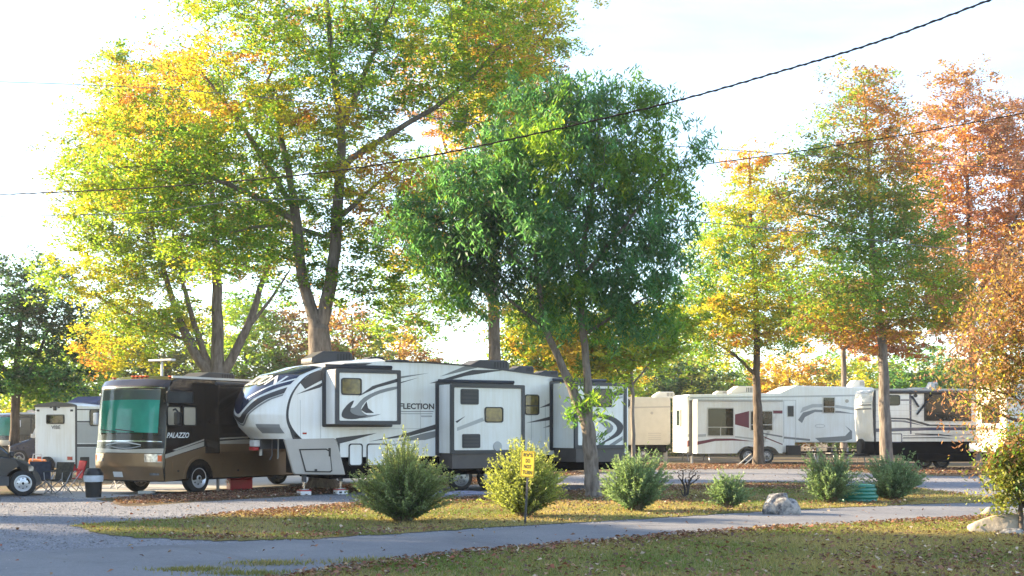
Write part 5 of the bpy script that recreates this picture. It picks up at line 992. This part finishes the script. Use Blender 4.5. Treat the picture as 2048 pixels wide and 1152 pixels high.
def chair(px, py, rz, cloth, lab, s=1.0):
    b = G(px, py); t = thing('camp_chair', lab, 'chair', (b.x, b.y, .007), rz, 'folding camp chairs by the motorhomes')
    MB().add([(-.25, -.22, .42), (.25, -.22, .42), (.22, .2, .36), (-.22, .2, .36), (-.25, -.22, .40), (.25, -.22, .40), (.22, .2, .34), (-.22, .2, .34)], [(0, 1, 2, 3), (7, 6, 5, 4), (0, 4, 5, 1), (1, 5, 6, 2), (2, 6, 7, 3), (3, 7, 4, 0)]).build('seat', cloth, t)
    MB().add([(-.25, .2, .38), (.25, .2, .38), (.27, .32, .86), (-.27, .32, .86), (-.25, .225, .38), (.25, .225, .38), (.27, .345, .86), (-.27, .345, .86)], [(0, 1, 2, 3), (7, 6, 5, 4), (0, 4, 5, 1), (1, 5, 6, 2), (2, 6, 7, 3), (3, 7, 4, 0)]).build('backrest', cloth, t)
    for (x0, y0, x1, y1, z1) in ((-.27, -.24, .27, -.22, .42), (.27, -.24, -.27, -.22, .42), (-.27, .24, -.25, -.22, .42), (-.27, -.24, -.25, .22, .6), (.27, .24, .25, -.22, .42), (.27, -.24, .25, .22, .6), (-.27, .24, .27, .22, .42), (.27, .24, -.27, .22, .42)):
        MB().tube([(x0, y0, .01), (x1, y1, z1)], .012, 6).build('leg', 'steel', t)
    for x in (-.29, .29): MB().box(x - .03, x + .03, -.22, .25, .60, .62).build('armrest', cloth, t); MB().tube([(x * .93, -.2, .40), (x, -.2, .6)], .012, 6).build('arm_post', 'steel', t)
chair(82, 988, .4, 'blue_cloth', 'blue grey camp chair nearest the dark car wheel'); chair(116, 990, -.3, 'camo_cloth', 'camouflage camp chair before the red bumper'); chair(143, 984, -.9, 'red_cloth', 'red camp chair left of the trash can'); chair(245, 978, .7, 'camo_cloth', 'dark camp chair seen under the motorhome front')
b = G(76, 975); t = thing('tote_bag', 'orange and white tote bag on a folding stand by the dark car', 'bag', (b.x, b.y, .005), .3)
MB().add([(-.2, -.12, .42), (.2, -.12, .42), (.2, .12, .42), (-.2, .12, .42), (-.26, -.15, .84), (.24, -.15, .80), (.24, .15, .84), (-.26, .15, .88)], [(0, 3, 2, 1), (0, 1, 5, 4), (1, 2, 6, 5), (2, 3, 7, 6), (3, 0, 4, 7), (4, 5, 6, 7)]).build('bag', 'orange_plastic', t, bevel=.04); MB().tube([(-.15, -.16, .8), (-.12, -.17, 1.0), (.1, -.17, 1.0), (.13, -.16, .8)], .018, 6).build('handle', 'white_plastic', t); MB().box(-.1, .15, -.165, -.135, .62, .76).build('print_patch', 'white_plastic', t)
for x, y in ((-.15, -.1), (.15, -.1), (.15, .1), (-.15, .1)): MB().tube([(x, y, .44), (x * 1.3, y * 1.3, .0)], .014, 6).build('leg', 'steel', t)

b = G(469, 981); t = thing('cooler', 'dark red cooler box behind the front wheel of the brown motorhome', 'cooler', (b.x + .1, b.y + .2, .007), .5)
MB().box(-.33, .33, -.2, .2, 0, .32).build('box', 'red_plastic', t, bevel=.03); MB().box(-.34, .34, -.21, .21, .322, .40).build('lid', 'red_plastic', t, bevel=.025); MB().tube([(-.345, -.1, .2), (-.37, -.1, .27), (-.37, .1, .27), (-.345, .1, .2)], .015, 6).build('handle', 'white_plastic', t)
b = G(300, 987); tag(MB().box(b.x - .22, b.x + .2, b.y - .4, b.y - .15, .007, .09).build('wheel_chock', 'white_plastic', None, bevel=.02), 'white block on the pad under the brown motorhome front', 'wheel chock')

# lilac ground mat beside the trailer wheels: rumpled sheet with thickness
def mat_sheet():
    c = G(930, 988); n, m = 24, 8; X = np.linspace(-1.5, 1.5, n); Y = np.linspace(-.45, .45, m); v = []
    for dz in (.03, 0.0):
        for y in Y:
            for x in X: v.append((c.x + x * .87 - y * .5, c.y + x * .5 * .6 + y * .87, .012 + dz * (.4 + .6 * abs(math.sin(x * 5 + y * 3) * math.cos(x * 2.3 - y * 6))) + (.05 * max(0, math.sin(x * 3.1 + 1) * math.sin(y * 5)) if dz else 0)))
    f = [(j * n + i, j * n + i + 1, (j + 1) * n + i + 1, (j + 1) * n + i) for j in range(m - 1) for i in range(n - 1)]; k = n * m
    f += [tuple(k + q for q in fc[::-1]) for fc in f]
    e = [j for j in range(n)]; f += [(i + 1, i, k + i, k + i + 1) for i in range(n - 1)] + [((m - 1) * n + i, (m - 1) * n + i + 1, k + (m - 1) * n + i + 1, k + (m - 1) * n + i) for i in range(n - 1)]
    tag(MB().add(v, f).build('ground_mat', 'mat_lilac', None, smooth=True), 'rumpled lilac ground mat beneath the large white trailer', 'mat')
mat_sheet()

# yellow sign on a post
b = G(1050, 1050); t = thing('yellow_sign', 'small yellow sign with dark lettering on a thin post before the sunlit bush', 'sign', (b.x, b.y, .01), math.radians(-28)); t.rotation_euler = (0, math.radians(3.5), math.radians(-30))
MB().box(-.018, .018, -.012, .012, -.05, 1.28).build('post', 'charcoal', t)
pn = MB().prism(rr(-.145, .145, .86, 1.33, .02), -.022, -.013).build('sign_panel', 'sign_yellow', t)
po = rr(-.135, .135, .87, 1.32, .015); MB().ring(po, inset(po, .008), -.024, -.02).build('sign_border', 'sign_black', pn)
for i, (tx, wd) in enumerate((("RV'S", .19), ('DO', .09), ('NOT', .15), ('TURN', .20))):
    vv, ff, mx = text2d(tx, 1.0, 0, .03); z = 1.225 - i * .105
    MB().add([(-wd / 2 + p[0] / mx[0] * wd, -.0245, z + p[1] / mx[1] * .07) for p in vv], ff).build('lettering', 'sign_black', pn)

# boulder, log, stones
def rock(name, mat, c, sx, sy, sz, seed, label, cat, dent=None, group=None):
    import bmesh
    bm = bmesh.new(); bmesh.ops.create_icosphere(bm, subdivisions=4, radius=1.0); r = np.random.default_rng(seed); K = [(r.normal(0, 1, 3) * f, r.uniform(0, 6.28), a) for f, a in ((1.3, .12), (1.7, .10), (2.6, .07), (4, .04), (7, .025), (11, .015))]
    pl = [(lambda d: d / np.linalg.norm(d))(r.normal(0, 1, 3)) for _ in range(7)]
    for v in bm.verts:
        p = np.array(v.co); s = 1 + sum(a * math.sin(p @ k + ph) for k, ph, a in K)
        for d in pl: s = min(s, .86 / max(.05, p @ d)) if p @ d > .6 else s
        if dent is not None: s -= .28 * math.exp(-((p @ dent[0]) / .16) ** 2) * max(0, p @ dent[1])
        v.co = Vector((p[0] * s * sx, p[1] * s * sy, max(-.3, p[2] * s + .42) * sz))
    me = bpy.data.meshes.new(name); bm.to_mesh(me); bm.free(); me.materials.append(M[mat]); me.polygons.foreach_set('use_smooth', [True] * len(me.polygons)); o = bpy.data.objects.new(name, me); C.objects.link(o); o.location = c
    return tag(o, label, cat, group)
b = G(1560, 1027, .01); rock('boulder', 'stone', (b.x, b.y, -.03), .38, .34, .36, 3, 'grey and white boulder with a cleft on the grass island', 'boulder', (np.array([.80, .25, -.54]), np.array([.5, -.3, .8])))
b = G(1985, 1066); o_ = rock('long_rock', 'pale_log', (b.x + .15, b.y, 0), .44, .2, .22, 17, 'long weathered tan rock on the lawn under the drooping bronze tree', 'rock'); o_.rotation_euler = (0, 0, -.15)
b = G(2060, 1062); rock('brown_rock', 'pale_log', (b.x, b.y, 0), .3, .2, .18, 18, 'brown rock half cut by the right edge beside the long tan rock', 'rock')
b = G(1968, 1034); rock('pale_rock', 'pale_log', (b.x + .1, b.y - .1, 0), .2, .15, .14, 8, 'small pale rock on the road edge behind the long rock', 'rock')
b = G(2020, 1070); rock('flat_stone', 'stone', (b.x, b.y, 0), .22, .14, .08, 9, 'flat grey stone on the lawn in front of the long tan rock', 'rock')

# coil of green hose between the two right bushes
b = G(1716, 1004, .012); t = thing('hose_coil', 'stacked coil of thick green hose between the two right bushes', 'hose', (b.x, b.y, .012), 0)
for k, (rad, dx) in enumerate(((.40, 0), (.41, .02), (.39, -.01), (.36, .03), (.30, .06))):
    n = 40; MB().tube([(dx + rad * math.cos(2 * math.pi * i / n), rad * .9 * math.sin(2 * math.pi * i / n), .05 + k * .082) for i in range(n + 1)], [.046 + .004 * (i % 2) for i in range(n + 1)], 10).build('hose_loop', 'green_hose', t, smooth=True)

# dead shrub
b = G(1371, 995, .012); t = thing('dead_shrub', 'small bare dark shrub left of the smallest feathery bush', 'shrub', (b.x, b.y, .0), 0); mb = MB()
for pts, r0 in (([(0, 0, -.03), (-.03, 0, .25), (-.08, 0, .48), (-.04, .02, .70)], .035), ([(0, 0, 0), (.07, .02, .22), (.13, .03, .45), (.28, .02, .62)], .04), ([(.07, .02, .25), (.0, .05, .42), (.03, .05, .55)], .025), ([(.1, .02, .35), (.22, 0, .40), (.33, .02, .52)], .025), ([(-.05, 0, .35), (-.16, 0, .5), (-.18, .02, .62)], .02), ([(0, 0, 0), (-.1, -.05, .12), (-.12, -.06, .24)], .025), ([(.13, .03, .45), (.10, .0, .6), (.16, 0, .70)], .016)):
    q = catmull(pts, 4); mb.tube([tuple(p + r5.normal(0, .01, 3)) for p in q], [r0 * (1 - .75 * i / len(q)) for i in range(len(q))], 6)
mb.build('stem', 'dead_stem', t, smooth=True)
m = 90; V_ = np.zeros((m, 4, 3)); tips = np.array([(-.04, .02, .68), (.28, .02, .6), (.33, .02, .5), (.16, 0, .68), (.1, 0, .45), (-.15, 0, .55)])
c = tips[r5.integers(0, 6, m)] + r5.normal(0, .045, (m, 3)); d = r5.normal(0, 1, (m, 3)); d /= np.linalg.norm(d, axis=1)[:, None]; e = np.cross(d, r5.normal(0, 1, (m, 3))); e /= np.linalg.norm(e, axis=1)[:, None]
V_[:, 0] = c - d * .03; V_[:, 1] = c + e * .014; V_[:, 2] = c + d * .03; V_[:, 3] = c - e * .014
np_mesh('dead_foliage', V_.reshape(-1, 3), np.arange(4 * m).reshape(m, 4), 'leaf', t, cols=np.full((4 * m, 3), .045) * np.array([1.3, .9, .8]))

# picnic tables and a bench stack in the far row
def picnic(px, py, rz, lab):
    b = G(px, py); t = thing('picnic_table', lab, 'picnic table', (b.x, b.y, .004), rz, 'picnic tables in the far row')
    for k in range(4): MB().box(-.9, .9, -.36 + k * .185, -.2 + k * .185, .72, .76).build('table_plank', 'wood_grey', t)
    for y in (-.68, .54): MB().box(-.9, .9, y, y + .14, .43, .47).build('bench_plank', 'wood_grey', t)
    for x in (-.62, .62):
        for s_ in (-1, 1): MB().tube([(x, s_ * .6, 0), (x, s_ * .2, .72)], .03, 6).build('leg', 'steel', t)
        MB().box(x - .03, x + .03, -.66, .66, .38, .43).build('crossbar', 'steel', t)
picnic(1392, 921.5, .15, 'picnic table seen under the rear of the maroon striped trailer'); picnic(1700, 925, .1, 'picnic table left of the ribbed trailer spare wheel'); picnic(1640, 920, .3, 'picnic table beyond the maroon striped trailer, half hidden by bushes')
for i, px in enumerate((1476, 1488)):
    a, b_ = G(px, 931), G(px, 931); tag(MB().tube([(a.x, a.y, .02), (a.x + .75, a.y + .6, .55)], .03, 6).build('wheel_ramp_pole', 'white_dirty', None), ('pale pole leaning left of the trailer wheels, farther from the tree' if i == 0 else 'pale pole leaning against the trailer wheel, nearer the tree'), 'pole')

# ------------------------------------------------------------------ overhead wires and their poles
def wire(name, lab, pts, A, B, rad, mat, ext=0.35, wob=0.0, sides=6):
    """pts: pixel path; the wire hangs in the vertical plane over the ground line A-B (x, y)."""
    A, B = np.array(A, float), np.array(B, float); d = B - A; out = []
    for px, py in catmull(pts, 10):
        k = (px - 1024.0) / F; den = d[0] - k * d[1]; t_ = (k * A[1] - A[0]) / den; y = A[1] + t_ * d[1]; out.append((A[0] + t_ * d[0], y, CAMH + y * (HOR - py) / F))
    return out
def pole(px_pt, lab):
    t = thing('utility_pole', lab, 'utility pole', (px_pt[0], px_pt[1], 0), 0, 'utility poles outside the frame')
    MB().tube([(0, 0, -.1), (0, 0, px_pt[2] + .8)], [.16, .11], 12).build('pole', 'wood_pole', t, smooth=True); MB().box(-1.1, 1.1, -.06, .06, px_pt[2] + .2, px_pt[2] + .32).build('crossarm', 'wood_pole', t)
main = wire('w', '', [(-420, 398), (-150, 394), (0, 389), (300, 375), (600, 350), (830, 317), (1060, 270), (1340, 205), (1560, 143), (1760, 82), (1985, -2), (2180, -75), (2400, -165)], (-13.9, 34), (6.9, 18), .02, '')
mo = thing('power_cable', 'thick black twisted cable sweeping across the whole picture', 'cable', main[0]); o0 = np.array(main[0])
mm = [np.array(p) - o0 for p in main]; MB().tube([tuple(p) for p in mm], .0135, 8).build('cable', 'wire_black', mo, smooth=True)
den = []; L = 0
for i in range(len(mm) - 1):
    for k in range(8): den.append(mm[i] + (mm[i + 1] - mm[i]) * k / 8)
MB().tube([tuple(p + np.array([0, math.cos(i * .55) * .02, math.sin(i * .55) * .016])) for i, p in enumerate(den)], .008, 5).build('messenger_wire', 'wire_black', mo, smooth=True)
pole(main[0], 'utility pole outside the left edge carrying the thick cable'); pole(main[-1], 'utility pole outside the right edge carrying the thick cable')
for lab, pts, A, B, r_, m_ in (('thin pale wire crossing low in front of the deep green tree', [(-420, 440), (0, 433), (300, 424), (520, 400), (900, 406), (1320, 437), (1700, 475), (2500, 570)], (-13.7, 33), (6, 31), .010, 'wire_grey'),
                               ('thin pale wire through the top of the deep green tree', [(-420, 150), (300, 176), (700, 215), (950, 247), (1250, 282), (1500, 303), (2500, 370)], (-12, 34), (8, 31), .010, 'wire_grey'),
                               ('wire rising to the right before the pointed tree', [(900, 395), (1390, 331), (1560, 308), (1800, 271), (2048, 226), (2500, 140)], (3, 40), (14, 34), .015, 'wire_black')):
    w_ = wire('w', '', pts, A, B, r_, m_); o0 = np.array(w_[0]); wo = MB().tube([tuple(np.array(p) - o0) for p in w_], r_, 5).build('overhead_wire', m_, None, smooth=True); wo.location = o0; tag(wo, lab, 'wire')

# ------------------------------------------------------------------ thin warm air of a low sun
m, n, l, bs = mat_new('haze_air'); n.remove(bs); vp = n.new('ShaderNodeVolumePrincipled'); vp.inputs['Density'].default_value = 0.00042; vp.inputs['Color'].default_value = (0.95, 0.96, 1.0, 1); vp.inputs['Anisotropy'].default_value = 0.35
l.new(vp.outputs['Volume'], n['Material Output'].inputs['Volume'])
tag(MB().box(-130, 130, -30, 180, -1.0, 40).build('haze', 'haze_air'), 'thin pale haze over the whole campground', 'haze', kind='stuff')
